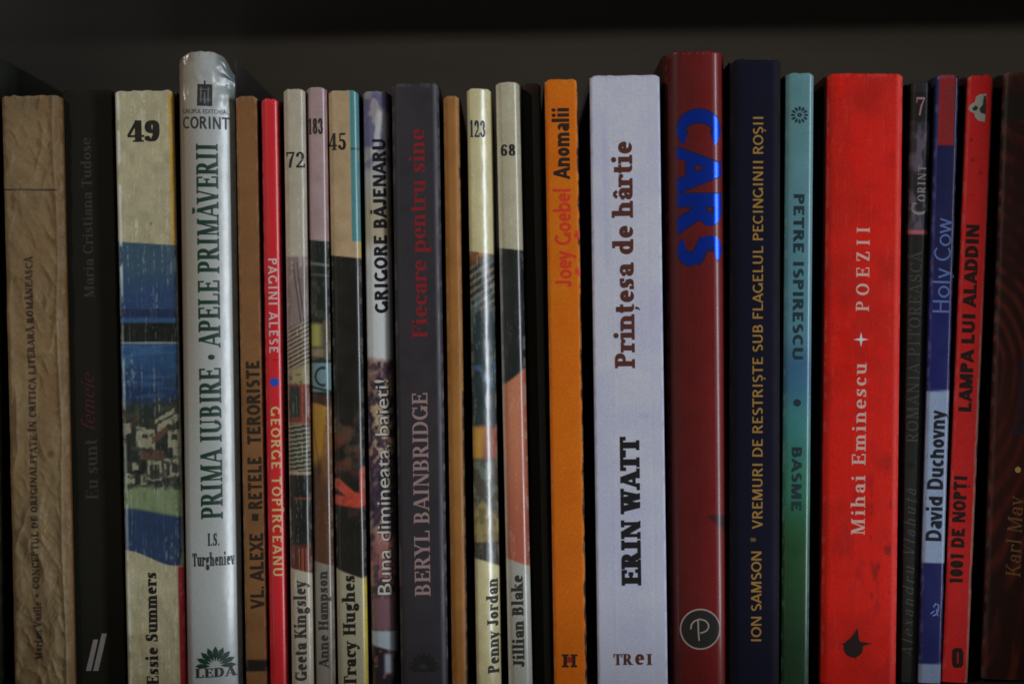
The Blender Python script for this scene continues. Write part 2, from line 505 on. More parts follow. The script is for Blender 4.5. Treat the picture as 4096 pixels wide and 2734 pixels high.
def sans_text(text, weight=0.0, shear=0.0, track=1.0):
    cu = bpy.data.curves.new('t', 'FONT')
    cu.body = text; cu.size = 1; cu.offset = weight; cu.shear = shear; cu.resolution_u = 3
    cu.space_character = track
    ob = bpy.data.objects.new('t', cu)
    COL.objects.link(ob)
    dg = bpy.context.evaluated_depsgraph_get()
    me = bpy.data.meshes.new_from_object(ob.evaluated_get(dg))
    bm = bmesh.new(); bm.from_mesh(me)
    bmesh.ops.triangulate(bm, faces=bm.faces)
    for _ in range(2):
        es = [e for e in bm.edges if e.calc_length() > 0.25]
        if es:
            bmesh.ops.subdivide_edges(bm, edges=es, cuts=1)
            bmesh.ops.triangulate(bm, faces=bm.faces)
    bm.verts.ensure_lookup_table()
    v = np.array([(q.co.x, q.co.y) for q in bm.verts]); f = [tuple(q.index for q in k.verts) for k in bm.faces]
    bm.free()
    bpy.data.objects.remove(ob); bpy.data.curves.remove(cu); bpy.data.meshes.remove(me)
    if 'H' not in _font_cap:
        _font_cap['H'] = 1
        _font_cap['cap'] = (lambda a: a[:, 1].max() - a[:, 1].min())(sans_text('H')[0])
    cap = _font_cap.get('cap', 0.7)
    return v, f, np.zeros(len(v)), cap + 2 * weight


# ------------------------------------------------------------------ books
class Book:
    def __init__(self, label, q, dep=0.0, bulge=0.4, r=0.8, tilt=0.0, art=None, colour=(120, 100, 80), side=None,
                 edge=None, mat=None, wrinkle=None, rag=None, depth=0.128, hard=False, gain=1.0, wearing=0.45, drop=0.0, name='paperback_book',
                 nu_mm=0.34, nv_mm=0.55, category='book', group='books standing in a row on the shelf'):
        xlt, xrt, yt, xlb, xrb = q
        self.dep, self.gain = dep / 1000, gain
        self.fine = nv_mm < 0.28
        P = lambda x, y: np.array(px(x, y, self.dep))
        TL, TR, BL, BR = P(xlt, yt), P(xrt, yt), P(xlb, 2734), P(xrb, 2734)
        TC, BC = (TL + TR) / 2, (BL + BR) / 2
        th = math.atan2(TC[0] - BC[0], TC[1] - BC[1])
        self.th = th
        self.ex = np.array([math.cos(th), -math.sin(th)]); self.ez = np.array([math.sin(th), math.cos(th)])
        self.w = w = ((TR - TL) @ self.ex + (BR - BL) @ self.ex) / 2
        lift = w / 2 * abs(math.sin(th)) + 0.0002
        self.O = BC + self.ez * ((lift - BC[1]) / self.ez[1])
        self.H = H = (TC - self.O) @ self.ez
        # taper: spine may be a little wider at top or bottom
        self.bulge, self.r, self.tilt, self.wr = bulge / 1000, r / 1000, tilt, wrinkle
        root = bpy.data.objects.new(name, None)
        COL.objects.link(root)
        root.empty_display_size = 0.02
        root.location = (self.O[0], self.dep, self.O[1]); root.rotation_euler = (0, th, 0)
        root['label'] = label; root['category'] = category; root['group'] = group
        self.root = root
        r_ = self.r
        # columns of the spine: back along one cover, round the fold, over the face and round the other fold
        hinge = 0.006
        nf = max(6, int(w * 1000 / nu_mm))
        a = np.linspace(0, PI / 2, 7)
        lx = np.concatenate([[-w / 2] * 4, -w / 2 + r_ - r_ * np.cos(a), np.linspace(-w / 2 + r_, w / 2 - r_, nf)[1:-1], (w / 2 - r_ + r_ * np.cos(a))[::-1], [w / 2] * 4])
        dd = np.concatenate([np.linspace(hinge, r_, 5)[:4], r_ - r_ * np.sin(a), np.zeros(nf - 2), (r_ - r_ * np.sin(a))[::-1], np.linspace(hinge, r_, 5)[:4][::-1]])
        nz = int(H * 1000 / nv_mm)
        zz = np.linspace(0, H, nz)
        LX, Z = np.meshgrid(lx, zz); DD = np.meshgrid(dd, zz)[0]
        Ypx = self.ypx(LX, Z)
        U = LX / w + 0.5
        fade = np.clip(1 - DD / 0.003, 0, 1)
        Yd = DD + self.shape(LX, Z) * fade
        Zr = Z.copy()
        if rag is not None:
            Zr = Z + rag(U) / 1000 * sm(H - 0.010, H, Z)
        eb0 = np.minimum(U, 1 - U) * w * 1000
        Zr = Zr - sm(H - 0.004, H, Z) * (.0006 * sm(1.4, 0, eb0) + .0003 * fbm(LX * 700, LX * 0 + xlt, 77, 3))
        verts = np.stack([LX, Yd, Zr], -1).reshape(-1, 3)
        if art is None:
            C = np.ones(LX.shape + (3,)) * np.array(colour, float)
        else:
            C = art(U, Ypx, LX * 1000, Z * 1000)
        # rubbed folds: the print is worn a little paler along both edges and at the head
        rn = fbm(LX * 1000 * 1.3, Z * 1000 * .45, int(abs(xlt)) % 97 + 500, 3)
        eb = np.minimum(U, 1 - U) * w * 1000
        rub = wearing * sm(1.0, .35, eb) * sm(.48, .66, rn) + wearing * .8 * sm(1.6, .2, (H - Z) * 1000) * sm(.4, .62, rn)
        cm_ = C.mean((0, 1))
        C = mixc(C, rub, cm_ * .75 + 62 if cm_.mean() < 128 else cm_ * np.array((.80, .76, .70)))
        if edge is not None:
            C = edge(C, U, Ypx, LX * 1000, Z * 1000, DD * 1000)
        if side is not None:
            m = sm(self.r * 0.55, self.r * 1.3, DD)[..., None]
            C = C * (1 - m) + np.array(side, float) * m  # sides toned dark, painting shade into the gaps between books
        Ca = alb(C, gain).reshape(-1, 3)
        nc = len(lx)
        i = np.arange(nz - 1)[:, None] * nc + np.arange(nc - 1)[None, :]
        F = np.stack([i, i + 1, i + 1 + nc, i + nc], -1).reshape(-1, 4)
        # a turned-in lip gives the paper its thickness along the top
        t = 0.0006 if not hard else 0.0022
        top = verts[-nc:].copy()
        in1 = top.copy(); in1[:, 0] *= (w / 2 - t) / (w / 2); in1[:, 1] += t
        in2 = in1.copy(); in2[:, 2] -= 0.004
        base = len(verts); last = base - nc
        verts = np.concatenate([verts, in1, in2])
        j = np.arange(nc - 1)
        F = np.concatenate([F, np.stack([last + j, last + j + 1, base + j + 1, base + j], 1), np.stack([base + j, base + j + 1, base + nc + j + 1, base + nc + j], 1)])
        lip = alb(np.ones((nc, 3)) * np.array(side if side is not None else C[-1].mean(0)), gain)
        Ca = np.concatenate([Ca, lip, lip])
        self.spine = mesh_obj('spine', verts, F, mat or spine_mat('printed_cover'), root, True, Ca)
        sc = np.array(side if side is not None else C[nz // 2, 2])
        ct = 0.0005 if not hard else 0.0022
        cm = flat_mat(tuple(float(x) for x in sc), 0.5, gain=gain)
        zt = H - 0.0002 - drop * 0.2
        for nm, x0 in (('back_cover', -w / 2), ('front_cover', w / 2 - ct)):
            bm_obj(nm, box(x0, x0 + ct, hinge + 0.0001, depth, 0.0, zt, 0.00015), cm, root)
        pz = 0.0006 if not hard else 0.003
        bm_obj('page_block', box(-w / 2 + ct + 0.0001, w / 2 - ct - 0.0001, 0.0032, depth - 0.001 - (0.002 if hard else 0), pz, H - pz - 0.0005 - drop), M_PAGES, root)

    # photograph row of a point of the spine plane
    def ypx(self, lx, lz):
        X = self.O[0] + lx * self.ex[0] + lz * self.ez[0]
        Zw = self.O[1] + lx * self.ex[1] + lz * self.ez[1] - ZC
        k = S * (DIST + self.dep) / DIST
        return 1367 - (X * sr + Zw * cr) / k

    def local(self, x, y):
        p = np.array(px(x, y, self.dep)) - self.O
        return p @ self.ex, p @ self.ez

    def shape(self, lx, lz):
        """depth of the spine's face: bulge, twist and creases"""
        u = np.clip(2 * lx / self.w, -1, 1)
        d = -self.bulge * (1 - u * u) + self.tilt * lx
        if self.wr is not None:
            d = d + self.wr(lx * 1000, lz * 1000) / 1000
        return d

    def put(self, name, v2, faces, layer, mat, lift=0.05, parent=None, label=None):
        """lays flat shapes given in the book's own x and z on the spine"""
        bm = bmesh.new()
        vs = [bm.verts.new((a, l * 0.000004, c)) for (a, c), l in zip(v2, layer)]
        for f in faces:
            bm.faces.new([vs[i] for i in f])
        lim = 0.0003 if self.fine else 0.0005 if (self.bulge > 0.0003 or self.wr is not None) else 0.0012
        for _ in range(5):      # fine enough to follow the curve of the spine
            es = [e for e in bm.edges if e.calc_length() > lim]
            if not es:
                break
            bmesh.ops.subdivide_edges(bm, edges=es, cuts=1, use_grid_fill=True)
            bmesh.ops.triangulate(bm, faces=[f for f in bm.faces if len(f.verts) > 4])
        bm.verts.index_update()
        q = np.array([v.co for v in bm.verts])
        faces = [tuple(v.index for v in f.verts) for f in bm.faces]
        bm.free()
        lx, lz = q[:, 0], q[:, 2]
        e = self.w / 2 - np.abs(lx)
        rr = self.r
        arc = np.where(e < rr, rr - np.sqrt(np.maximum(rr * rr - (rr - np.clip(e, 0, rr)) ** 2, 0)), 0)
        d = self.shape(lx, lz) * np.clip(1 - arc / 0.003, 0, 1) + arc - lift / 1000 - q[:, 1]
        v = np.stack([lx, d, lz], 1)
        o = mesh_obj(name, v, [f for f in faces], mat, parent or self.spine, False)
        if label: o['label'] = label
        return o

    def text(self, text, x, y0, y1, cap, way='up', font='book', mat=None, name='lettering', shear=0, weight=0.0, track=0.0, lift=0.05, fit=True, label=None):
        """x: for 'up'/'down' the middle of the capitals across the spine; for 'h' the left and right ends
        y0, y1: the rows between which the line runs (for 'h': top and baseline)"""
        if font == 'sans':
            v, f, lay, c = sans_text(text, weight, shear, track or 1.0)
        else:
            v, f, lay, c = serif_text(text, font, shear, track)
        k = S * (DIST + self.dep) / DIST
        v = v.copy()
        x0, x1 = v[:, 0].min(), v[:, 0].max()
        if way == 'h':
            xa, xb = x
            cx, cz = self.local((xa + xb) / 2, (y0 + y1) / 2)
            L = (xb - xa) * k; hgt = (y1 - y0) * k
            a = ((v[:, 0] - x0) / (x1 - x0) - .5) * L; b = (v[:, 1] / c - .5) * hgt
            p = np.stack([cx + a, cz + b], 1)
        else:
            cx, cz = self.local(x, (y0 + y1) / 2)
            L = (y1 - y0) * k; hgt = cap * k
            a = ((v[:, 0] - x0) / (x1 - x0) - .5) * L; b = (v[:, 1] / c - .5) * hgt
            p = np.stack([cx - b, cz + a], 1) if way == 'up' else np.stack([cx + b, cz - a], 1)
        return self.put(name, p, f, lay, mat, lift, label=label)

    def poly(self, name, loops, mat, lift=0.05, label=None):
        """loops: lists of photograph pixels, each a closed outline, later ones on top"""
        V = []; F = []; Ly = []
        for n, lp in enumerate(loops):
            b = len(V)
            V += [self.local(x, y) for x, y in lp]; Ly += [n] * len(lp)
            F.append(tuple(range(b, b + len(lp))))
        bm = bmesh.new()
        vs = [bm.verts.new((a, 0, c)) for a, c in V]
        for f in F: bm.faces.new([vs[i] for i in f])
        bmesh.ops.triangulate(bm, faces=bm.faces, ngon_method='EAR_CLIP')
        bm.verts.index_update()
        F2 = [tuple(v.index for v in f.verts) for f in bm.faces]
        bm.free()
        F2 = [f if (V[f[1]][0] - V[f[0]][0]) * (V[f[2]][1] - V[f[0]][1]) - (V[f[1]][1] - V[f[0]][1]) * (V[f[2]][0] - V[f[0]][0]) > 0 else f[::-1] for f in F2]
        return self.put(name, np.array(V), F2, np.array(Ly, float), mat, lift, label=label)


def ring(cx, cy, r, n=28, ry=None):
    return [(cx + r * math.cos(2 * PI * k / n), cy + (ry or r) * math.sin(2 * PI * k / n)) for k in range(n)]


def annulus(cx, cy, r0, r1, n=36):
    a = [2 * PI * k / n for k in range(n)]
    return [[(cx + r0 * math.cos(a[k]), cy + r0 * math.sin(a[k])), (cx + r1 * math.cos(a[k]), cy + r1 * math.sin(a[k])),
             (cx + r1 * math.cos(a[(k + 1) % n]), cy + r1 * math.sin(a[(k + 1) % n])), (cx + r0 * math.cos(a[(k + 1) % n]), cy + r0 * math.sin(a[(k + 1) % n]))] for k in range(n)]


def rectl(x0, x1, y0, y1):
    return [(x0, y0), (x1, y0), (x1, y1), (x0, y1)]


def band(pts, th):
    p = np.asarray(pts, float); t = np.gradient(p, axis=0); t /= np.linalg.norm(t, axis=1)[:, None]
    th = np.broadcast_to(np.asarray(th, float), (len(p),))
    o = np.stack([-t[:, 1], t[:, 0]], 1) * th[:, None] / 2
    l, r = p - o, p + o
    return [[tuple(l[i]), tuple(l[i + 1]), tuple(r[i + 1]), tuple(r[i])] for i in range(len(p) - 1)]


def petal(cx, cy, ang, r0, r1, wd):
    c, s = math.cos(ang), math.sin(ang)
    out = []
    for a, b in ((r0, 0), (r0 + (r1 - r0) * .35, wd * .8), (r0 + (r1 - r0) * .7, wd), (r1, 0), (r0 + (r1 - r0) * .7, -wd), (r0 + (r1 - r0) * .35, -wd * .8)):
        out.append((cx + a * c - b * s, cy + a * s + b * c))
    return out


def mixc(C, m, rgb):
    m = np.clip(m, 0, 1)[..., None] if np.ndim(m) == C.ndim - 1 else m
    return C * (1 - m) + np.array(rgb, float) * m


def base(U, rgb):
    return np.ones(U.shape + (3,)) * np.array(rgb, float)


def between(a, b, x, s=3.0):
    return sm(a - s, a + s, x) * (1 - sm(b - s, b + s, x))

# ------------------------------------------------------------------ the books, from left to right
BLACK = (24, 22, 18)
INK = flat_mat((30, 27, 24), 0.5)


def wear(C, U, Y, X, Z, seed, amt=0.5, rgb=(215, 212, 200)):
    """rubbed lamination: pale upright scratches and specks"""
    s = fbm(X * 2.2, Z * 0.10, seed, 3)
    g = fbm(X * 1.2, Z * 1.2, seed + 5, 3)
    return mixc(C, amt * sm(.60, .80, s) * sm(.35, .65, g), rgb)


def mottle(C, X, Z, seed, amp=0.12, sc=0.25):
    n = fbm(X * sc, Z * sc, seed, 4) - .5
    return C * (1 + 2 * amp * n)[..., None]


def rag_of(seed, amp=0.5):
    return lambda u: -amp * fbm(np.asarray(u) * 9, np.asarray(u) * 0 + seed, seed, 3) * 1.6


# -- dark green book just outside the frame, only its edge shows
Book('tall dark green book at the left border, mostly cut off by the frame', (-190, -14, 218, -150, 13), dep=3, bulge=.2, r=1.0,
     colour=(44, 48, 40), side=(26, 28, 24), mat=spine_mat('green_cloth', .6, .3))


# -- creased brown paper cover
def wr_paper(x, z):
    def rid(th, f, asp, seed):
        c, s = math.cos(th), math.sin(th)
        q = x + 1.6 * (fbm(x * .22, z * .10, seed + 40, 2) - .5) * 2
        n = vnoise((q * c + z * s) * f, (-q * s + z * c) * f * asp, seed)
        return 1 - np.abs(2 * n - 1)
    h = 1.0 * rid(.04, .17, .14, 11) + .65 * rid(-.25, .27, .34, 12) + .48 * rid(.42, .36, .5, 13) + .22 * rid(-.7, .7, .7, 14)
    u = x / 16.6 + .5
    fold = np.exp(-np.abs((u - .87 - .02 * np.sin(z * .11)) * 16.6) / .6)
    return -1.1 * (h + .6 * fold) + 1.1


def art_paper(U, Y, X, Z):
    C = base(U, (104, 85, 58))
    C = mottle(C, X, Z, 21, .14, .09)
    C = mixc(C, .5 * sm(.55, .75, fbm(X * .16, Z * .03, 23, 4)), (128, 114, 82))
    C = mixc(C, .35 * sm(.55, .75, fbm(X * .2, Z * .05, 27, 4)), (112, 80, 52))
    C = mixc(C, .55 * sm(.88, .95, U), (92, 62, 30))
    C = mixc(C, .40 * sm(.07, 0, U), (90, 64, 36))
    C = mixc(C, .55 * sm(1.6, .4, np.hypot((X - 3.4), (Y - 1815) * .07)), (62, 40, 26))
    return mixc(C, .9 * between(757, 763, Y, 1.5) * sm(.0, .02, U) * (1 - sm(.88, .91, U)), (36, 28, 20))


A = Book('wrinkled brown paper wrapped book with a thin ruled line near its top', (7, 244, 379, 58, 298), dep=1, bulge=.3, r=1.6, tilt=.06, wearing=.3,
         art=art_paper, side=(70, 46, 22), wrinkle=wr_paper, mat=spine_mat('creased_paper', .55, .3, .25, .14), rag=rag_of(4, .3), gain=.92, nu_mm=.22, nv_mm=.27)
ta = flat_mat((50, 38, 28), .6)
A.text('CONCEPTUL DE ORIGINALITATE ÎN CRITICA LITERARĂ ROMÂNEASCĂ', 133, 1022, 2352, 27, 'up', 'bold', ta, 'title_lettering', lift=.09)
A.poly('bullet', [ring(153, 2378, 7)], ta, .09)
A.text('Marian Vasile', 157, 2402, 2632, 29, 'up', 'bold', ta, 'author_lettering', lift=.09)

# -- black book
Bk = Book('thin black book with faint grey lettering and two slanted grey strokes', (249, 447, 357, 301, 508), dep=4, bulge=.15, r=.6,
          colour=(25, 24, 19), wearing=.1, mat=spine_mat('matt_black', .75, .1, .1, .1, rvar=.05))
tg = flat_mat((46, 44, 40), .6, .2)
Bk.text('Maria Cristiana Tudose', 350, 552, 1190, 40, 'up', 'didone', tg, 'author_lettering')
Bk.text('femeie', 352, 1489, 1722, 52, 'up', 'light', flat_mat((54, 21, 23), .6), 'title_lettering', shear=.35)
Bk.text('Eu sunt', 366, 1752, 1996, 50, 'up', 'didone', tg, 'title_lettering')
Bk.poly('publisher_emblem', [[(344, 2680), (365, 2680), (393, 2555), (374, 2555)], [(373, 2680), (394, 2680), (428, 2531), (408, 2531)]], flat_mat((112, 106, 104), .5))


# -- 49
def art_49(U, Y, X, Z):
    C = mottle(base(U, (146, 139, 111)), X, Z, 31, .10, .3)
    C = mixc(C, .9 * sm(.905, .925, U) * (1 - sm(1060, 1080, Y)) * (.55 + .45 * fbm(X * .5, Z * .4, 3, 3)), (176, 132, 30))
    C = mixc(C, .6 * sm(.45, .2, np.hypot((X - 1.2), (Y - 893) * .07)) , (60, 60, 50))
    y = Y - 14 * U
    pic = sm(964, 969, y) * (1 - sm(2196, 2202, Y - 62 * sm(0, .85, U)))
    P = base(U, (52, 82, 104))
    P = mixc(P, sm(1050, 1200, Y), (38, 66, 112))
    P = mixc(P, .8 * between(1236, 1268, Y), (24, 40, 76))
    P = mixc(P, .8 * between(1272, 1288, Y), (44, 84, 128))
    P = mixc(P, between(1291, 1367, Y, 3), (20, 24, 20))
    P = mixc(P, .85 * between(1367, 1374, Y, 2), (150, 156, 150))
    s = sm(1374, 1380, Y)
    sky = mixc(base(U, (36, 76, 122)), sm(1420, 1560, Y + 60 * (fbm(X * .2, Z * .5, 33) - .5)), (26, 52, 92))
    sky = mixc(sky, .35 * sm(.5, .75, fbm(X * .12, Z * .9, 34)), (70, 116, 160))
    P = P * (1 - s[..., None]) + sky * s[..., None]
    # trees, white houses and walls of the village
    v = sm(1585, 1650, Y + 80 * (fbm(X * .45, Z * .45, 35, 3) - .5) + 25 * U)
    vil = mixc(base(U, (38, 46, 40)), sm(.45, .65, fbm(X * .5, Z * .5, 36, 3)), (62, 62, 50))
    wob = 10 * (fbm(X * .9, Z * .9, 37, 2) - .5)

    def quad(u0, u1, y0, y1, sl=0.0, s=3.0):
        yy = Y + wob + sl * (U - (u0 + u1) / 2) * 230
        return between(u0, u1, U + wob * .0015, .014) * between(y0, y1, yy, s)
    WALLS = ((.02, .16, 1690, 1735, .1), (.24, .56, 1712, 1792, -.25), (.60, .78, 1690, 1722, .3), (.66, .98, 1668, 1700, .5), (.78, 1.0, 1716, 1790, .1),
             (.16, .27, 1850, 1880, 0), (.42, .66, 1842, 1920, 0), (.70, .97, 1832, 1905, .1), (.05, .2, 1895, 1935, 0), (.3, .42, 1896, 1940, 0), (.56, .9, 1655, 1672, .6), (.86, 1, 1790, 1830, 0))
    for (u0, u1, y0, y1, sl) in WALLS:
        vil = mixc(vil, .9 * quad(u0, u1, y0, y1, sl), (156, 152, 120))
    for (u0, u1, y0, y1, sl) in ((.14, .30, 1676, 1700, .8), (.50, .80, 1722, 1752, .75), (.30, .72, 1800, 1838, 0), (.52, .62, 1700, 1712, .5), (.72, .9, 1700, 1716, .3)):
        vil = mixc(vil, .9 * quad(u0, u1, y0, y1, sl), (96, 66, 52))
    for (u0, u1, y0, y1, sl) in ((.46, .62, 1858, 1915, 0), (.74, .80, 1846, 1900, 0), (.84, .93, 1850, 1890, 0), (.0, .12, 1745, 1840, 0), (.32, .40, 1842, 1890, 0), (.20, .32, 1880, 1896, 0), (.66, .72, 1900, 1935, 0), (.84, .94, 1735, 1760, 0), (.6, .76, 1775, 1800, 0), (.34, .44, 1736, 1752, 0)):
        vil = mixc(vil, .85 * quad(u0, u1, y0, y1, sl), (32, 32, 28))
    vil = mixc(vil, .6 * sm(.58, .68, fbm(X * .8, Z * .8, 38, 2)) * sm(1650, 1700, Y), (36, 38, 30))
    vil = mixc(vil, sm(1935, 1962, Y + 30 * (fbm(X * .8, Z * .8, 39, 2) - .5)), (122, 138, 96))
    vil = mixc(vil, .6 * sm(.5, .7, fbm(X * .5, Z * .6, 40)) * sm(1950, 1970, Y), (96, 122, 82))
    vil = mixc(vil, sm(2040, 2056, Y + 16 * np.cos(U * 3)), (34, 56, 92))
    vil = mixc(vil, sm(.93, .97, U - .0006 * (2235 - Y)) * sm(2200, 2215, Y), (126, 138, 100))
    P = P * (1 - v[..., None]) + vil * v[..., None]
    P = P * .84
    P = P * .85 + P.mean(-1, keepdims=True) * .15
    P = wear(P, U, Y, X, Z, 41, .20, (120, 140, 150))
    C = C * (1 - pic[..., None]) + P * pic[..., None]
    C = mixc(C, .95 * sm(.895, .91, U - .02 * sm(2200, 2734, Y) * 0) * sm(2262, 2270, Y), (150, 30, 40))
    C = mixc(C, .85 * sm(.095, .05, U) * sm(.015, .04, U) * sm(.30, .55, fbm(X * .7, Z * .22, 46, 3)) * (1 - .45 * sm(1000, 1300, Y)), (206, 216, 212))  # whitish scuffs and a painted highlight along the left fold
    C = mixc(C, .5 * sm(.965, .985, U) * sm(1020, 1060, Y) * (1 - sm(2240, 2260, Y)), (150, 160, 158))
    C = mixc(C, .3 * sm(.55, .75, fbm(X * .25, Z * .25, 44)) * sm(2280, 2400, Y) * (U < .4), (120, 100, 60))
    return wear(C, U, Y, X, Z, 42, .30)


def wr_small(seed, a=.12):
    return lambda x, z: a * (fbm(x * .35, z * .16, seed, 3) - .5) * 2


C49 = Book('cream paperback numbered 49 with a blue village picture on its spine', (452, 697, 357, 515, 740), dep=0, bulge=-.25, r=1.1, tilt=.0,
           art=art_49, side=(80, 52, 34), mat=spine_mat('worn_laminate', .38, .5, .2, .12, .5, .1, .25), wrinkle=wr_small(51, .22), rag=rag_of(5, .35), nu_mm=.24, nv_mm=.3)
TX = flat_mat((26, 24, 20), .5)
C49.text('49', (507, 638), 481, 567, 0, 'h', 'bold', TX, 'series_number', track=-.12)
C49.text('Essie Summers', 606, 2289, 2738, 48, 'up', 'bold', TX, 'author_lettering')


# -- silver white glossy book, torn at the top
def art_corint(U, Y, X, Z):
    C = base(U, (138, 141, 138))
    C = mixc(C, .9 * sm(.55, .0, U) * (1 - sm(900, 2400, Y)), (104, 90, 72))  # painted shading: left side dimmer and browner, away from the window
    C = mixc(C, .5 * sm(.18, 0, U) * sm(2200, 2500, Y), (120, 70, 76))
    C = mixc(C, .5 * sm(.5, .0, U) * sm(500, 250, Y), (110, 96, 84))  # same painted shading, stronger near the head
    C = mixc(C, .8 * sm(.86, 1.02, U + .22 * sm(430, 220, Y)) * sm(460, 380, Y), (62, 70, 70))  # painted shade on the bent upper right corner
    n = fbm(X * .3, Z * .3, 61)
    return mixc(C, .6 * sm(290, 225, Y + 60 * n) * sm(.35, .1, U + .3 * (n - .5)), (74, 58, 46))


def wr_corint(x, z):
    top = sm(158, 172, z)
    return .8 * top * (fbm(x * .22, z * .2, 62, 3) - .5) * 2 + .10 * (fbm(x * .22, z * .06, 63, 3) - .5) + .03 * (fbm(x * .6, z * .5, 64, 2) - .5)


def rag_corint(u):
    u = np.asarray(u)
    return -1.6 * sm(.30, .02, u) - 1.2 * sm(.6, .9, u) - 4.2 * sm(.80, 1.0, u) + .35 * (fbm(u * 12, u * 0, 9, 2) - .5)


D = Book('tallest silver white glossy book with dark green title, frayed at the top', (716, 931, 209, 748, 970), dep=1, bulge=2.2, r=2.0, tilt=.34, drop=.0055,
         art=art_corint, side=(40, 38, 36), mat=spine_mat('gloss_laminate', .42, .45, .10, .10, .8, .08, .22), wrinkle=wr_corint, rag=rag_corint, nu_mm=.3, nv_mm=.4)
tgreen = flat_mat((20, 44, 32), .45)
tdk = flat_mat((40, 38, 40), .45)
D.poly('publisher_emblem', [rectl(795, 852, 340, 428), rectl(820, 826, 326, 342)], tdk)
D.poly('publisher_emblem', [rectl(806, 812, 352, 412), rectl(834, 840, 352, 412), rectl(820, 826, 372, 418), rectl(802, 845, 360, 363), rectl(802, 845, 400, 403)], flat_mat((86, 84, 82), .5), .075)
D.text('GRUPUL EDITORIAL', (738, 914), 441, 458, 0, 'h', 'sans', tdk, 'publisher_lettering')
D.text('CORINT', (738, 916), 470, 519, 0, 'h', 'sansmid', tdk, 'publisher_lettering')
D.text('PRIMA IUBIRE • APELE PRIMĂVERII', 842, 578, 2072, 82, 'up', 'mid', tgreen, 'title_lettering')
D.text('I.S.', (836, 880), 2128, 2178, 0, 'h', 'bold', tdk, 'author_lettering')
D.text('Turgheniev', (777, 938), 2206, 2258, 0, 'h', 'bold', tdk, 'author_lettering')
lp = []
for kk in range(9):
    an = PI + PI * (kk + .0) / 8
    lp.append(petal(866, 2656, an, 18, 78, 10))
D.poly('publisher_emblem', lp, tgreen)
D.text('LEDA', (788, 947), 2664, 2701, 0, 'h', 'bold', tdk, 'publisher_lettering')


# -- plain brown
def art_brown(seed, rgb, rgb2):
    def f(U, Y, X, Z):
        C = mottle(base(U, rgb), X, Z, seed, .10, .2)
        return mixc(C, .5 * sm(.4, .7, fbm(X * .15, Z * .03, seed + 1)), rgb2)
    return f


def art_teror(U, Y, X, Z):
    C = art_brown(71, (104, 70, 40), (112, 78, 46))(U, Y, X, Z)
    return mixc(C, between(2638, 2684, Y, 1.5), (26, 22, 18))


E = Book('matt brown paperback with black capitals, between the silver and the narrow red book', (942, 1030, 383, 984, 1073), dep=1, bulge=.2, r=.7,
         art=art_teror, side=(44, 30, 20), mat=spine_mat('kraft_card', .6, .3, .2, .12))
tb = flat_mat((38, 27, 18), .55)
E.text('VL. ALEXE', 1028, 2131, 2434, 55, 'up', 'sansbold', tb, 'author_lettering')
E.poly('square_mark', [rectl(1008, 1034, 2053, 2081)], tb)
E.text('RETELE', 1020, 1826, 2034, 56, 'up', 'sansbold', tb, 'title_lettering')
E.text('TERORISTE', 1014, 1443, 1776, 54, 'up', 'sansbold', tb, 'title_lettering')


# -- narrow red
def art_red1(U, Y, X, Z):
    C = mottle(base(U, (198, 30, 36)), X, Z, 81, .06, .15)
    C = mixc(C, .6 * between(-2, 2, Y - 1432 - 14 * fbm(X * .8, Z * .02, 3), 2), (96, 18, 20))
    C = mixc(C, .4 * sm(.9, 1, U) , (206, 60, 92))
    ch = sm(.075, .03, U + .05 * (fbm(X * 2, Z * .5, 83, 3) - .5)) * sm(1500, 1200, Y)
    return mixc(C, .9 * ch, (60, 16, 16))


Fb = Book('narrow bright red paperback with a small blue dot on its spine', (1040, 1117, 390, 1080, 1152), dep=0, bulge=.4, r=1.7, art=art_red1, side=(50, 14, 14),
          mat=spine_mat('red_gloss', .42, .4, .1, .14, .6, .1, .22), rag=rag_of(6, .3))
Fb.text('PAGINI ALESE', 1093, 1034, 1410, 36, 'down', 'sansmid', flat_mat((216, 150, 148), .5), 'title_lettering', track=.12)
Fb.poly('blue_dot', [ring(1098, 1527, 18)], flat_mat((30, 66, 150), .4))
Fb.text('GEORGE TOPÎRCEANU', 1107, 1625, 2301, 38, 'down', 'sansmid', flat_mat((200, 152, 100), .5), 'author_lettering', track=.12)


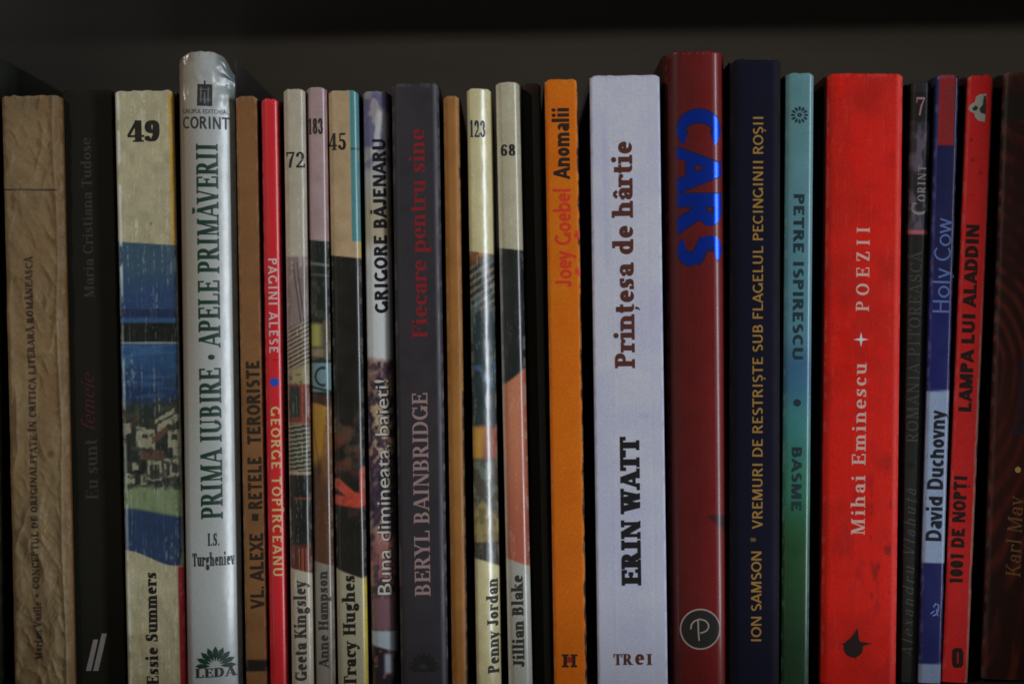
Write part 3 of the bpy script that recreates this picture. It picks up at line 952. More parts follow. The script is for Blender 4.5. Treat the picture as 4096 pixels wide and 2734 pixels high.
# -- 72
def art_72(U, Y, X, Z):
    C = mottle(base(U, (148, 140, 124)), X, Z, 91, .07, .3)
    pic = sm(1022, 1030, Y) * (1 - sm(2266, 2272, Y - 22 * U))
    P = mottle(base(U, (108, 94, 90)), X, Z, 92, .12, .3)
    for x0, sl in ((.35, .00125), (.55, .0010)):
        P = mixc(P, .7 * between(-.03, .03, U - x0 - sl * (Y - 1050) + .1 * (fbm(X * .3, Z * .06, 93) - .5), .015) * sm(1040, 1060, Y) * sm(1330, 1300, Y), (58, 46, 42))
    st = (np.sin((Y + 46 * U) * 2 * PI / 17.5) * .5 + .5)
    sl1 = sm(1300, 1345, Y + 40 * U) * (1 - sm(1470, 1490, Y + 30 * U))
    P = P * (1 - sl1[..., None]) + mixc(base(U, (128, 116, 98)), sm(.35, .65, st), (58, 48, 40)) * sl1[..., None]
    P = mixc(P, sm(1478, 1490, Y + 30 * U), (124, 112, 82))
    P = mixc(P, .7 * sm(.5, .6, fbm(X * .5, Z * .5, 95)) * sm(1490, 1500, Y), (70, 56, 40))
    P = mixc(P, sm(1532, 1540, Y), (94, 46, 38))
    P = mixc(P, .95 * between(.06, .56, U, .02) * between(1545, 1668, Y, 4), (34, 42, 34))
    P = mixc(P, .9 * between(.64, .72, U, .02) * between(1530, 1690, Y, 4), (128, 62, 48))
    P = mixc(P, sm(1686, 1690, Y), (110, 80, 62))
    sl2 = between(1698, 1886, Y, 3)
    st2 = (np.sin((Y + 14 * U) * 2 * PI / 18) * .5 + .5)
    P = P * (1 - sl2[..., None]) + mixc(base(U, (112, 108, 90)), sm(.3, .6, st2), (40, 40, 34)) * sl2[..., None]
    P = mixc(P, between(1886, 1896, Y, 2), (136, 118, 100))
    P = mixc(P, sm(1896, 1900, Y), (24, 26, 22))
    P = mixc(P, .8 * between(1988, 1996, Y, 2) * sm(.2, .3, U), (130, 56, 48))
    P = mixc(P, .9 * sm(2168, 2180, Y), (74, 34, 26))
    P = mixc(P, .9 * between(.42, .85, U, .03) * sm(2185, 2195, Y) * (np.sin(U * 34) > -.2), (118, 64, 42))
    P = wear(P, U, Y, X, Z, 96, .35)
    C = C * (1 - pic[..., None]) + P * pic[..., None]
    C = mixc(C, .35 * sm(.10, .02, U), (214, 214, 206))  # painted highlight down the left fold
    return wear(C, U, Y, X, Z, 97, .28)


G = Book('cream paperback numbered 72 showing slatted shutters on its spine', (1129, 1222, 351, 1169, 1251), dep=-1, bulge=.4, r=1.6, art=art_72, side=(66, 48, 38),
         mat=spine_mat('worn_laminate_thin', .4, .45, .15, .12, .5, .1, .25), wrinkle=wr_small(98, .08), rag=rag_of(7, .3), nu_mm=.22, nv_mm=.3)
G.text('72', (1145, 1219), 608, 671, 0, 'h', 'book', TX, 'series_number')
G.text('Geeta Kingsley', 1202, 2318, 2720, 49, 'up', 'bold', flat_mat((52, 46, 42), .5), 'author_lettering')


# -- 183
def art_183(U, Y, X, Z):
    C = mottle(base(U, (138, 116, 116)), X, Z, 101, .07, .3)
    C = mixc(C, .45 * sm(.75, 1, U), (100, 58, 62))  # painted shading: rounded spine darkens to the right
    pic = sm(956, 962, Y - 8 * U) * (1 - sm(2236, 2242, Y - 24 * U))
    P = base(U, (24, 28, 24))
    P = mixc(P, .8 * between(1046, 1058, Y - 10 * U, 3), (96, 104, 96))
    P = mixc(P, .7 * between(1092, 1101, Y - 6 * U, 3), (78, 80, 72))
    P = mixc(P, .5 * sm(.55, .7, fbm(X * .7, Z * .5, 102)) * between(1100, 1280, Y, 10), (60, 70, 50))
    P = mixc(P, between(1284, 1440, Y + 40 * (fbm(X * .6, Z * .6, 103) - .5), 6), (70, 62, 46))
    P = mixc(P, .95 * between(1295, 1385, Y, 10) * sm(.75, .35, U), (136, 134, 72))
    P = mixc(P, .8 * between(1395, 1425, Y, 6) * sm(.9, .4, U), (128, 112, 90))
    P = mixc(P, between(1440, 1566, Y, 4), (88, 112, 116))
    e = np.hypot((U - .62) / .42, (Y - 1505) / 42)
    P = mixc(P, .95 * between(.72, .95, e, .05) * (U < .75), (22, 28, 30))
    P = mixc(P, .9 * between(1438, 1450, Y, 2) + .9 * between(1540, 1550, Y - 20 * U, 3), (26, 28, 28))
    P = mixc(P, sm(1566, 1576, Y - 14 * U), (54, 34, 22))
    P = mixc(P, sm(1604, 1616, Y - 26 * U ** 2) * (1 - sm(1830, 1900, Y + 60 * U)), (134, 98, 32))
    P = mixc(P, .9 * sm(.55, .8, U + .0012 * (Y - 1700)) * sm(1600, 1640, Y), (96, 62, 30))
    P = mixc(P, .8 * sm(1860, 1960, Y), (66, 42, 28))
    P = mixc(P, .5 * between(-.03, .03, U - .25 - .0015 * (Y - 1780), .03) * between(1720, 1900, Y, 10), (70, 30, 22))
    P = wear(P, U, Y, X, Z, 105, .12)
    C = C * (1 - pic[..., None]) + P * pic[..., None]
    C = mixc(C, sm(2238, 2244, Y - 24 * U), (112, 106, 98))
    return mixc(C, .5 * sm(2240, 2250, Y) * sm(.55, .95, U), (70, 52, 40))


Hb = Book('narrow rosy grey paperback numbered 183 with a dark picture', (1224, 1308, 349, 1259, 1342), dep=1, bulge=.9, r=1.3, art=art_183, side=(46, 26, 24),
          mat=spine_mat('worn_laminate_rosy', .36, .5, .1, .12, .6, .1, .25), nu_mm=.22, nv_mm=.3)
Hb.text('183', (1235, 1292), 474, 538, 0, 'h', 'mid', TX, 'series_number')
Hb.text('Anne Hampson', 1294, 2280, 2668, 40, 'up', 'bold', flat_mat((48, 44, 42), .5), 'author_lettering')


# -- 45
def art_45(U, Y, X, Z):
    C = mottle(base(U, (150, 128, 98)), X, Z, 111, .08, .3)
    C = mixc(C, sm(.70, .74, U) * (1 - sm(962, 968, Y)), (64, 112, 116))
    C = mixc(C, .7 * between(592, 600, Y, 2) * sm(.7, .75, U), (30, 40, 40))
    C = mixc(C, .8 * sm(.93, .97, U) * between(968, 1034, Y), (170, 140, 40))
    pic = sm(1018, 1024, Y - 12 * U) * (1 - sm(2264, 2272, Y - 48 * U ** .8))
    P = base(U, (23, 22, 18))
    n = fbm(X * .3, Z * .25, 112)
    P = mixc(P, .8 * between(1660, 1880, Y, 30) * sm(.36, .66, n) * sm(1, .7, np.abs(U - .45) * 2), (82, 62, 48))
    P = mixc(P, .6 * between(1720, 1900, Y, 30) * sm(.42, .7, fbm(X * .4, Z * .3, 113)), (100, 44, 34))
    def finger(u0, y0, u1, y1, w):
        t = np.clip(((U - u0) * 150 * (u1 - u0) * 150 + (Y - y0) * (y1 - y0)) / (((u1 - u0) * 150) ** 2 + (y1 - y0) ** 2), 0, 1)
        return sm(w, w * .55, np.hypot((U - u0 - t * (u1 - u0)) * 150, Y - y0 - t * (y1 - y0)))
    hand = np.maximum.reduce([finger(.10, 1930, .75, 2000, 26), finger(.05, 1996, .8, 2012, 26), finger(.95, 1880, .9, 1990, 20), finger(.6, 1990, .95, 2000, 34)])
    P = mixc(P, .95 * hand, (166, 64, 48))
    P = mixc(P, .5 * hand * sm(.5, .7, fbm(X * .6, Z * .6, 115)), (120, 34, 28))
    P = mixc(P, .6 * between(2030, 2110, Y, 10) * sm(.55, .65, fbm(X * .5, Z * .5, 116)), (62, 40, 34))
    P = wear(P, U, Y, X, Z, 117, .15, (100, 96, 90))
    C = C * (1 - pic[..., None]) + P * pic[..., None]
    C = mixc(C, sm(2268, 2274, Y - 48 * U ** .8), (140, 134, 112))
    return mixc(C, .9 * sm(.87, .91, U) * sm(2300, 2312, Y), (172, 150, 44))


I_ = Book('cream paperback numbered 45 with a teal fold and a red hand in black', (1309, 1434, 361, 1352, 1472), dep=1, bulge=.4, r=1.7, art=art_45, side=(30, 44, 44),
          mat=spine_mat('worn_laminate_teal', .36, .5, .12, .12, .5, .1, .25), wrinkle=wr_small(118, .06), nu_mm=.22, nv_mm=.3)
I_.text('45', (1315, 1384), 533, 601, 0, 'h', 'mid', TX, 'series_number')
I_.text('Tracy Hughes', 1398, 2300, 2742, 50, 'up', 'bold', TX, 'author_lettering')


# -- sky and crowd
def art_baieti(U, Y, X, Z):
    n = fbm(X * .35, Z * .3, 121, 4)
    C = mixc(base(U, (84, 82, 110)), sm(.45, .65, n), (128, 120, 126))
    C = mixc(C, .8 * between(-.1, .12, U - .55 + .0016 * (Y - 520) + .2 * (n - .5), .06) * between(440, 620, Y, 20), (170, 172, 170))
    C = mixc(C, sm(600, 700, Y + 120 * (n - .5)) * (1 - sm(1500, 1560, Y)), (150, 148, 146))
    C = mixc(C, sm(700, 860, Y), (148, 140, 118))
    C = mixc(C, sm(940, 1030, Y), (172, 178, 186))
    m = fbm(X * .6, Z * .42, 122, 4)
    low = mixc(base(U, (66, 48, 58)), sm(.40, .68, m), (134, 110, 96))
    low = mixc(low, .9 * sm(.5, .72, fbm(X * .5 + 3, Z * .35, 123)), (34, 32, 48))
    low = mixc(low, .75 * between(1610, 1810, Y, 20) * sm(.4, .6, m), (168, 148, 116))
    stripe = np.sin((Y + 140 * U) * 2 * PI / 46) * .5 + .5
    low = mixc(low, .75 * between(1820, 2110, Y, 25) * sm(.45, .65, stripe), (46, 40, 62))
    low = mixc(low, .6 * between(2120, 2390, Y, 20) * sm(.45, .6, fbm(X * .5, Z * .3, 124)), (168, 106, 96))
    low = mixc(low, between(2385, 2520, Y, 15), (104, 76, 82))
    low = mixc(low, sm(2515, 2525, Y) * (1 - sm(2570, 2582, Y - 30 * U)) , (140, 152, 160))
    low = mixc(low, sm(2572, 2584, Y - 30 * U), (36, 28, 34))
    low = mixc(low, sm(2575, 2590, Y) * between(.5, .8, U, .08) * between(2610, 2690, Y, 10), (132, 136, 146))
    low = mixc(low, .7 * sm(2590, 2600, Y) * sm(.62, .68, fbm(X * .8, Z * .7, 126)), (126, 86, 80))
    s = sm(1424, 1450, Y + 30 * (n - .5))
    C = C * (1 - s[..., None]) + low * s[..., None]
    C = mixc(C, .6 * sm(.86, 1.0, U), (50, 44, 44))  # painted shadow of the charcoal neighbour on the right edge
    return mixc(C, .35 * sm(.1, .0, U), (70, 60, 60))


J = Book('paperback with a cloudy sky above a blurred crowd on its spine', (1450, 1557, 365, 1485, 1596), dep=2, bulge=.8, r=2.2, art=art_baieti, side=(38, 32, 34),
         mat=spine_mat('photo_laminate', .36, .45, .1, .10, .1), nu_mm=.22, nv_mm=.3)
J.text('GRIGORE BĂJENARU', 1521, 557, 1252, 52, 'up', 'sansbold', flat_mat((26, 24, 28), .4), 'author_lettering')
J.text('Buna dimineata, baieti!', 1533, 1516, 2378, 58, 'up', 'sans', flat_mat((36, 32, 36), .4), 'title_outline', weight=.042, lift=.03)
J.text('Buna dimineata, baieti!', 1533, 1518, 2376, 56, 'up', 'sans', flat_mat((164, 160, 152), .4), 'title_lettering', weight=.004, lift=.07)


# -- grey
def art_grey(U, Y, X, Z):
    C = mottle(base(U, (42, 38, 42)), X, Z, 131, .06, .2)
    C = mixc(C, .45 * between(.88, .95, U, .02), (82, 84, 92))  # painted highlight strip near the right fold
    ch = sm(.60, .72, fbm(X * 1.2, Z * .35, 133, 3)) * sm(.95, .985, U) * sm(1300, 1500, Y)
    return mixc(C, .7 * ch, (110, 110, 116))


K = Book('plain charcoal grey book with faded red title and pale capitals', (1563, 1757, 332, 1604, 1792), dep=-1, bulge=.35, r=2.0, art=art_grey, side=(28, 26, 26),
         mat=spine_mat('matt_charcoal', .5, .35, .1, .10), gain=1.0)
K.text('Fiecare pentru sine', 1672, 516, 1352, 62, 'up', 'didone', flat_mat((112, 24, 28), .5), 'title_lettering')
K.text('BERYL BAINBRIDGE', 1685, 1571, 2382, 62, 'up', 'book', flat_mat((128, 106, 105), .5), 'author_lettering')
K.poly('publisher_emblem', [petal(1696, 2668, PI + PI * kk / 8, 14, 62, 8) for kk in range(9)] + [rectl(1652, 1740, 2672, 2684)], flat_mat((30, 28, 28), .5))


# -- plain ochre
def art_ochre(U, Y, X, Z):
    C = art_brown(141, (128, 84, 38), (142, 96, 46))(U, Y, X, Z)
    return mixc(C, .9 * sm(.83, .87, U + .05 * (fbm(X, Z * .4, 143, 3) - .5)) * (sm(1558, 1566, Y) * .9 + between(668, 716, Y, 3)), (34, 26, 18))


Lb = Book('narrow blank ochre brown book with a nicked edge, beside the charcoal one', (1769, 1842, 382, 1811, 1871), dep=-.5, bulge=.4, r=1.6, art=art_ochre, side=(30, 24, 18),
          mat=spine_mat('ochre_card', .5, .35, .15, .12))


# -- 123
def art_123(U, Y, X, Z):
    C = mottle(base(U, (166, 156, 116)), X, Z, 151, .07, .3)
    pic = sm(1002, 1008, Y - 12 * U) * (1 - sm(2226, 2234, Y - 34 * U ** 1.5))
    n = fbm(X * .45, Z * .3, 152, 4)
    P = mixc(base(U, (100, 64, 38)), sm(.5, .65, n), (170, 118, 60))
    hair = sm(.5, .7, np.sin((Y + 70 * U) / 5.0) * .25 + .5 + .5 * (n - .5))
    lea = mixc(base(U, (32, 42, 42)), .6 * hair * between(1050, 1240, Y, 30), (156, 116, 84))
    lea = mixc(lea, .55 * sm(.56, .68, fbm(X * .6, Z * .25, 153)), (88, 104, 104))
    lea = mixc(lea, .55 * sm(.5, .75, fbm(X * .6, Z * .5, 154, 2)) * between(1450, 1550, Y, 25), (66, 100, 160))
    s = sm(1030, 1090, Y + 70 * (n - .5) + 40 * U)
    P = P * (1 - s[..., None]) + lea * s[..., None]
    s = sm(1690, 1716, Y + 30 * (fbm(X * .4, Z * .3, 155) - .5))
    P = mixc(P, s * (1 - sm(1820, 1850, Y)), (120, 62, 46))
    P = mixc(P, .95 * between(1705, 1835, Y, 14) * sm(.62, .35, U + .001 * (Y - 1740)), (156, 116, 48))
    P = mixc(P, sm(1824, 1852, Y), (62, 58, 50))
    P = mixc(P, .7 * sm(.5, .62, n) * between(1840, 1990, Y, 10), (96, 104, 90))
    P = mixc(P, .9 * sm(1985, 2010, Y - 120 * np.abs(U - .35)), (128, 112, 66))
    P = mixc(P, .6 * sm(.5, .65, fbm(X * .6, Z * .4, 157)) * sm(1990, 2010, Y), (80, 72, 46))
    P = mixc(P, sm(2160, 2172, Y), (40, 38, 32))
    P = mixc(P, .6 * sm(.4, .7, np.sin(U * 40 + Y * .02) * .5 + .5) * sm(2165, 2175, Y), (70, 70, 60))
    P = wear(P, U, Y, X, Z, 158, .2)
    C = C * (1 - pic[..., None]) + P * pic[..., None]
    return wear(C, U, Y, X, Z, 159, .2)


Mb = Book('shiny cream paperback numbered 123 with a dark leather clad figure', (1865, 1969, 355, 1908, 2006), dep=0, bulge=1.15, r=1.0, tilt=.42, art=art_123, side=(50, 42, 30),
          mat=spine_mat('gloss_cream', .34, .5, .1, .09, 1.0, .08, .22), wrinkle=wr_small(160, .05), nu_mm=.22, nv_mm=.3)
Mb.text('123', (1880, 1941), 483, 551, 0, 'h', 'mid', flat_mat((30, 44, 66), .4), 'series_number')
Mb.text('Penny Jordan', 1972, 2310, 2690, 45, 'up', 'bold', TX, 'author_lettering')


# -- 68
def art_68(U, Y, X, Z):
    C = mottle(base(U, (152, 146, 124)), X, Z, 161, .06, .3)
    C = mixc(C, .35 * sm(.7, 1, U), (120, 108, 84))  # painted shading towards the right fold
    pic = sm(989, 994, Y - 10 * U) * (1 - sm(2226, 2232, Y - 34 * U))
    P = base(U, (28, 30, 30))
    P = mixc(P, .4 * between(.06, .16, U, .03), (90, 96, 98))  # painted highlight streak on the black field
    sk = sm(1528, 1546, Y + 72 * U ** 1.3)
    skin = mixc(base(U, (168, 104, 76)), sm(1700, 2200, Y), (146, 78, 58))
    skin = mixc(skin, .6 * sm(.55, 1, U), (118, 58, 42))
    P = P * (1 - sk[..., None]) + skin * sk[..., None]
    C = C * (1 - pic[..., None]) + P * pic[..., None]
    C = mixc(C, sm(2228, 2234, Y - 34 * U), (142, 142, 132))
    C = mixc(C, .6 * sm(.12, .03, U), (200, 204, 200))  # painted highlight on the left fold, over print and cream alike
    return wear(C, U, Y, X, Z, 162, .2)


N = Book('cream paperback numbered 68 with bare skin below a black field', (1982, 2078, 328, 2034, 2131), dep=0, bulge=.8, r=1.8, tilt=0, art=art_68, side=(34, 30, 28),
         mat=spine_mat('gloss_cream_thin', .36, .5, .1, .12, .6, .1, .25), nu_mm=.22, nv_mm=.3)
N.text('68', (2003, 2061), 578, 625, 0, 'h', 'mid', TX, 'series_number')
N.text('Jillian Blake', 2072, 2297, 2664, 46, 'up', 'bold', flat_mat((44, 42, 40), .5), 'author_lettering')


# -- thin black
def art_thinblack(U, Y, X, Z):
    return mixc(base(U, (30, 29, 23)), .8 * between(342, 356, Y, 5), (66, 20, 26))


Ob = Book('thin black book with a dark red line at its head, left of the orange book', (2083, 2164, 332, 2136, 2208), dep=5, bulge=.3, r=.7, art=art_thinblack, wearing=.05,
          mat=spine_mat('black_gloss', .55, .25, .1, .1))


# -- orange
def art_orange(U, Y, X, Z):
    C = mottle(base(U, (178, 88, 10)), X, Z, 171, .08, .15)
    C = mixc(C, .5 * sm(1600, 2700, Y), (164, 80, 10))
    n = fbm(X * 1.0, Z * .28, 172, 4)
    C = mixc(C, .95 * sm(.955, .975, U + .11 * (n - .45)), (28, 22, 16))
    for yy in (938, 1085):
        C = mixc(C, .8 * sm(22, 12, np.hypot((U - .97) * 120, Y - yy)), (190, 40, 36))
    return C


Pb = Book('matt orange book with a chipped black right edge', (2176, 2312, 316, 2219, 2347), dep=0, bulge=.2, r=1.0, art=art_orange, side=(27, 23, 18),
          mat=spine_mat('orange_matt', .6, .2, .1, .14, rvar=.06), nu_mm=.25, nv_mm=.35)
Pb.text('Joey Goebel', 2252, 756, 1149, 66, 'up', 'sansmid', flat_mat((204, 48, 26), .5), 'author_lettering')
Pb.text('Anomalii', 2245, 433, 718, 66, 'up', 'sansbold', flat_mat((36, 26, 20), .5), 'title_lettering')
Pb.poly('publisher_emblem', [rectl(2254, 2268, 2614, 2666), rectl(2288, 2302, 2614, 2666), rectl(2254, 2302, 2633, 2646), rectl(2248, 2274, 2614, 2622), rectl(2248, 2274, 2658, 2666), rectl(2283, 2309, 2614, 2622), rectl(2283, 2309, 2658, 2666)],
        flat_mat((40, 26, 20), .5))
Pb.poly('emblem_dot', [ring(2278, 2636, 12)], flat_mat((120, 30, 30), .5), .1)


# -- pale blue white
def art_white(U, Y, X, Z):
    C = mottle(base(U, (161, 161, 186)), X, Z, 181, .05, .12)
    C = mixc(C, .35 * between(-.03, .03, U - .2 + .05 * (fbm(X * .2, Z * .05, 183) - .5), .02) * between(500, 1100, Y, 80), (140, 140, 152))
    C = mixc(C, .5 * sm(40, 10, np.hypot((U - .72) * 280, (Y - 1662) * 2)), (150, 140, 142))
    return mixc(C, .3 * sm(700, 2734, Y), (150, 156, 190))


Q = Book('wide pale blue white book with brown title and heavy black capitals', (2356, 2641, 300, 2395, 2669), dep=-1, bulge=.15, r=.7, art=art_white, side=(60, 60, 66), wearing=.4, wrinkle=lambda x, z: -.05 * np.exp(-np.abs(x + 4.2 + .4 * np.sin(z * .05)) / .25) + .05 * np.exp(-np.abs(x - 6.1 - .3 * np.sin(z * .04)) / .25) + .10 * (fbm(x * .12, z * .03, 188, 3) - .5),
         mat=spine_mat('satin_white', .5, .4, .08, .12, rvar=.05))
tbr = flat_mat((72, 38, 30), .5)
Q.text('Prințesa de hârtie', 2494, 566, 1472, 80, 'up', 'slabmid', tbr, 'title_lettering')
Q.text('ERIN WATT', 2522, 1745, 2340, 78, 'up', 'slab', flat_mat((24, 22, 24), .5), 'author_lettering')
Q.text('TR', (2454, 2534), 2613, 2657, 0, 'h', 'mid', tbr, 'publisher_lettering')
Q.text('e', (2541, 2577), 2594, 2657, 0, 'h', 'mid', tbr, 'publisher_lettering')
Q.text('I', (2586, 2609), 2613, 2657, 0, 'h', 'mid', tbr, 'publisher_lettering')


# -- dark red hardback
def art_cars(U, Y, X, Z):
    C = mottle(base(U, (76, 19, 17)), X, Z, 191, .08, .15)
    C = mixc(C, .45 * sm(.35, .05, U), (50, 16, 14))  # painted shade on the left rounding
    C = mixc(C, .35 * 1.8 * sm(.35, .85, U), (104, 17, 18))  # painted gloss gradient, brighter towards the right
    C = mixc(C, .16 * sm(.5, .7, fbm(X * 2.5, Z * .03, 192)), (60, 16, 16))
    ul = (U - .62) / .38
    tri = sm(.0, .03, ul) * sm(2056, 2062, Y) * (1 - sm(-3, 3, Y - (2062 + 76 * np.clip(ul, 0, 1))))
    return mixc(C, .85 * tri, (44, 22, 24))


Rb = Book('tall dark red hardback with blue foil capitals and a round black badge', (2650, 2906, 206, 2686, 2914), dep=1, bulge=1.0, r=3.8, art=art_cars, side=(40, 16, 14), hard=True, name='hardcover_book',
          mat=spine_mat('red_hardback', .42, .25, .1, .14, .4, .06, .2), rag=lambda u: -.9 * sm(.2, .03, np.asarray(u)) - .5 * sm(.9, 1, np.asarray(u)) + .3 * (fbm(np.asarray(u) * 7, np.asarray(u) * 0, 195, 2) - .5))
Rb.text('CARS', 2797, 434, 1066, 182, 'down', 'fatline', flat_mat((20, 22, 62), .4), 'title_outline', lift=.05)
Rb.text('CARS', 2797, 440, 1060, 176, 'down', 'fat', flat_mat((26, 58, 186), .32, .5, .85), 'title_lettering', lift=.09)
Rb.poly('publisher_emblem', [ring(2800, 2512, 78, 40)], flat_mat((30, 28, 24), .5))
Rb.poly('emblem_ring', annulus(2800, 2512, 76, 82), flat_mat((134, 116, 114), .5), .09)
th_ = np.linspace(0, 1, 18)
bowl = [(2797 + 0 + 36 * math.sin(a) * 1.0, 2500 - 27 * math.cos(a)) for a in np.linspace(-.2, PI * .98, 16)]
Rb.poly('emblem_letter', band([(2795, 2558), (2792, 2520), (2791, 2476)], 6) + band([(2762, 2512), (2764, 2494), (2776, 2480), (2797, 2472)] + bowl[1:], 6), flat_mat((128, 120, 112), .5), .09)


# -- midnight blue
def art_navy(U, Y, X, Z):
    C = mottle(base(U, (14, 14, 28)), X, Z, 201, .06, .15)
    C = mixc(C, .7 * sm(.16, .0, U), (22, 20, 19))
    return mixc(C, .8 * sm(.82, .93, U), (24, 23, 26))


Sb = Book('tall midnight blue book with gold capitals along the whole spine', (2924, 3128, 234, 2922, 3120), dep=0, bulge=.5, r=2.6, art=art_navy, side=(24, 22, 22), wearing=.1,
          mat=spine_mat('navy_matt', .7, .12, .1, .1, rvar=.06), rag=rag_of(8, .4))
tgold = flat_mat((132, 100, 46), .5, .2)
Sb.text('ION SAMSON', 3024, 2203, 2561, 41, 'up', 'sansgold', tgold, 'author_lettering')
Sb.text('*', 3021, 2148, 2164, 40, 'up', 'sans', tgold, 'star_mark')
Sb.text('VREMURI DE RESTRIȘTE SUB FLAGELUL PECINGINII ROȘII', 3030, 469, 2113, 41, 'up', 'sansgold', tgold, 'title_lettering')


# -- teal to green
def art_teal(U, Y, X, Z):
    C = base(U, (74, 112, 116))
    C = mixc(C, sm(500, 1300, Y), (66, 108, 120))
    C = mixc(C, sm(1300, 1480, Y), (44, 82, 108))
    C = mixc(C, sm(1480, 1700, Y), (46, 100, 100))
    C = mixc(C, sm(1660, 1950, Y), (38, 92, 72))
    C = mixc(C, sm(1950, 2200, Y), (25, 60, 31))
    C = mixc(C, sm(2200, 2600, Y), (22, 46, 25))
    return mixc(mottle(C, X, Z, 211, .06, .2), .3 * sm(.88, .96, U), (130, 176, 190))  # pale right edge is a painted highlight


Tb = Book('narrow book fading from teal at the top to green below', (3144, 3259, 291, 3126, 3236), dep=1, bulge=.4, r=1.5, art=art_teal, side=(30, 36, 34),
          mat=spine_mat('teal_laminate', .42, .4, .1, .14, .6, .1, .25))
tt = flat_mat((26, 40, 46), .5)
Tb.poly('rosette_emblem', [petal(3198, 461, 2 * PI * kk / 12, 15, 36, 5) for kk in range(12)], tt)
Tb.poly('rosette_centre', annulus(3198, 461, 3, 9, 14), tt, .06)
Tb.text('PETRE ISPIRESCU', 3193, 777, 1438, 42, 'down', 'sansbold', tt, 'author_lettering')
Tb.poly('bullet', [ring(3188, 1610, 15)], tt)
Tb.text('BASME', 3186, 1787, 2042, 40, 'down', 'sansbold', tt, 'title_lettering')


# -- wide red
def art_red2(U, Y, X, Z):
    C = mottle(base(U, (176, 22, 12)), X, Z, 221, .20, .13)
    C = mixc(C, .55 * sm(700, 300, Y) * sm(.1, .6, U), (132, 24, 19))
    C = mixc(C, .6 * sm(.50, .70, fbm(X * .16, Z * .07, 227, 4)), (156, 26, 18))
    C = wear(C, U, Y, X, Z, 228, .12, (220, 120, 100))
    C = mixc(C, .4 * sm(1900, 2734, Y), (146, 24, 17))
    st = sm(.56, .68, fbm(X * .45, Z * .16, 223, 4)) * sm(1750, 2050, Y) * sm(2500, 2350, Y) * sm(.15, .3, U)
    C = mixc(C, .8 * st * (.3 + .7 * sm(.5, .75, U)), (110, 22, 22))
    C = mixc(C, .35 * sm(.58, .7, fbm(X * 1.4, Z * .9, 224, 3)) * sm(1400, 1900, Y), (160, 26, 24))
    return mixc(C, .5 * between(.90, .985, U, .012), (212, 52, 46))  # brighter right edge is a painted highlight


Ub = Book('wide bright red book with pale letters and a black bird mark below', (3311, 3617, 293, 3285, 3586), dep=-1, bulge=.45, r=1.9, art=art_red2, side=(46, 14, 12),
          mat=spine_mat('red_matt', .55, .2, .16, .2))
tp_ = flat_mat((176, 140, 132), .5)
Ub.text('POEZII', 3450, 910, 1244, 52, 'up', 'book', tp_, 'title_lettering', track=.35)
Ub.text('Mihai Eminescu', 3434, 1451, 2136, 54, 'up', 'book', tp_, 'author_lettering', track=.12)
star = []
for kk in range(8):
    rr_ = 30 if kk % 2 == 0 else 7
    star.append((3443 + rr_ * math.sin(kk * PI / 4), 1357 - rr_ * math.cos(kk * PI / 4)))
Ub.poly('star_mark', [star], flat_mat((226, 206, 196), .5))
Ub.poly('bird_emblem', [ring(3412, 2588, 39, 26), [(3395, 2556), (3430, 2510), (3428, 2530), (3432, 2562), (3490, 2570), (3436, 2584), (3420, 2600)], [(3366, 2572), (3400, 2560), (3390, 2590)],
                        [(3405, 2620), (3418, 2620), (3424, 2634)]], flat_mat((32, 20, 18), .5))


# -- dark green black
def art_dark7(U, Y, X, Z):
    C = mottle(base(U, (28, 30, 26)), X, Z, 231, .1, .3)
    n = fbm(X * .5, Z * .2, 232, 4)
    top = mixc(base(U, (34, 32, 36)), .9 * sm(.42, .68, n), (84, 76, 88))
    top = mixc(top, .6 * sm(.62, .95, U) * sm(.35, .6, fbm(X * .3, Z * .1, 233)), (92, 96, 116))
    m = 1 - sm(915, 921, Y)
    C = C * (1 - m[..., None]) + top * m[..., None]
    C = mixc(C, between(366, 484, Y, 3), (24, 22, 20))
    return mixc(C, .9 * between(922, 936, Y, 2), (166, 86, 98))


Vb = Book('narrow greenish black book marked 7 with a pink line across it', (3637, 3732, 324, 3592, 3674), dep=2, bulge=.4, r=1.8, art=art_dark7, wearing=.15, side=(26, 27, 25),
          mat=spine_mat('dark_laminate', .5, .35, .1, .12))
tl = flat_mat((62, 59, 56), .5)
Vb.text('7', (3664, 3698), 390, 462, 0, 'h', 'light', flat_mat((140, 100, 104), .5), 'volume_number')
Vb.text('C', 3676, 812, 860, 62, 'up', 'book', flat_mat((118, 112, 112), .5), 'publisher_lettering')
Vb.text('ORINT', 3687, 662, 806, 36, 'up', 'book', flat_mat((118, 112, 112), .5), 'publisher_lettering', track=.1)
Vb.text('ROMÂNIA PITOREASCĂ', 3655, 1004, 1766, 46, 'up', 'light', tl, 'title_lettering', track=.12)
Vb.poly('bullet', [ring(3646, 1860, 15)], flat_mat((22, 22, 20), .5))
Vb.text('Alexandru Vlahuță'.replace('ă', 'ă'), 3634, 1949, 2626, 44, 'up', 'light', tl, 'author_lettering', shear=.3, track=.25)


# -- royal blue
def art_blue(U, Y, X, Z):
    C = mottle(base(U, (22, 25, 64)), X, Z, 241, .06, .2)
    C = mixc(C, sm(1000, 1250, Y), (25, 28, 84))
    C = mixc(C, .5 * sm(.16, .04, U), (36, 48, 120))  # lighter left edge is a painted highlight
    for y0, y1, c in ((1562, 2249, (128, 144, 170)), (2651, 2900, (112, 124, 150))):
        C = mixc(C, between(y0, y1, Y, 2), c)
    C = mixc(C, .9 * between(2249, 2651, Y, 2), (25, 28, 76))
    lab = between(.14, .82, U, .015) * (1 - sm(578, 584, Y))
    return mixc(C, lab, (128, 28, 30))


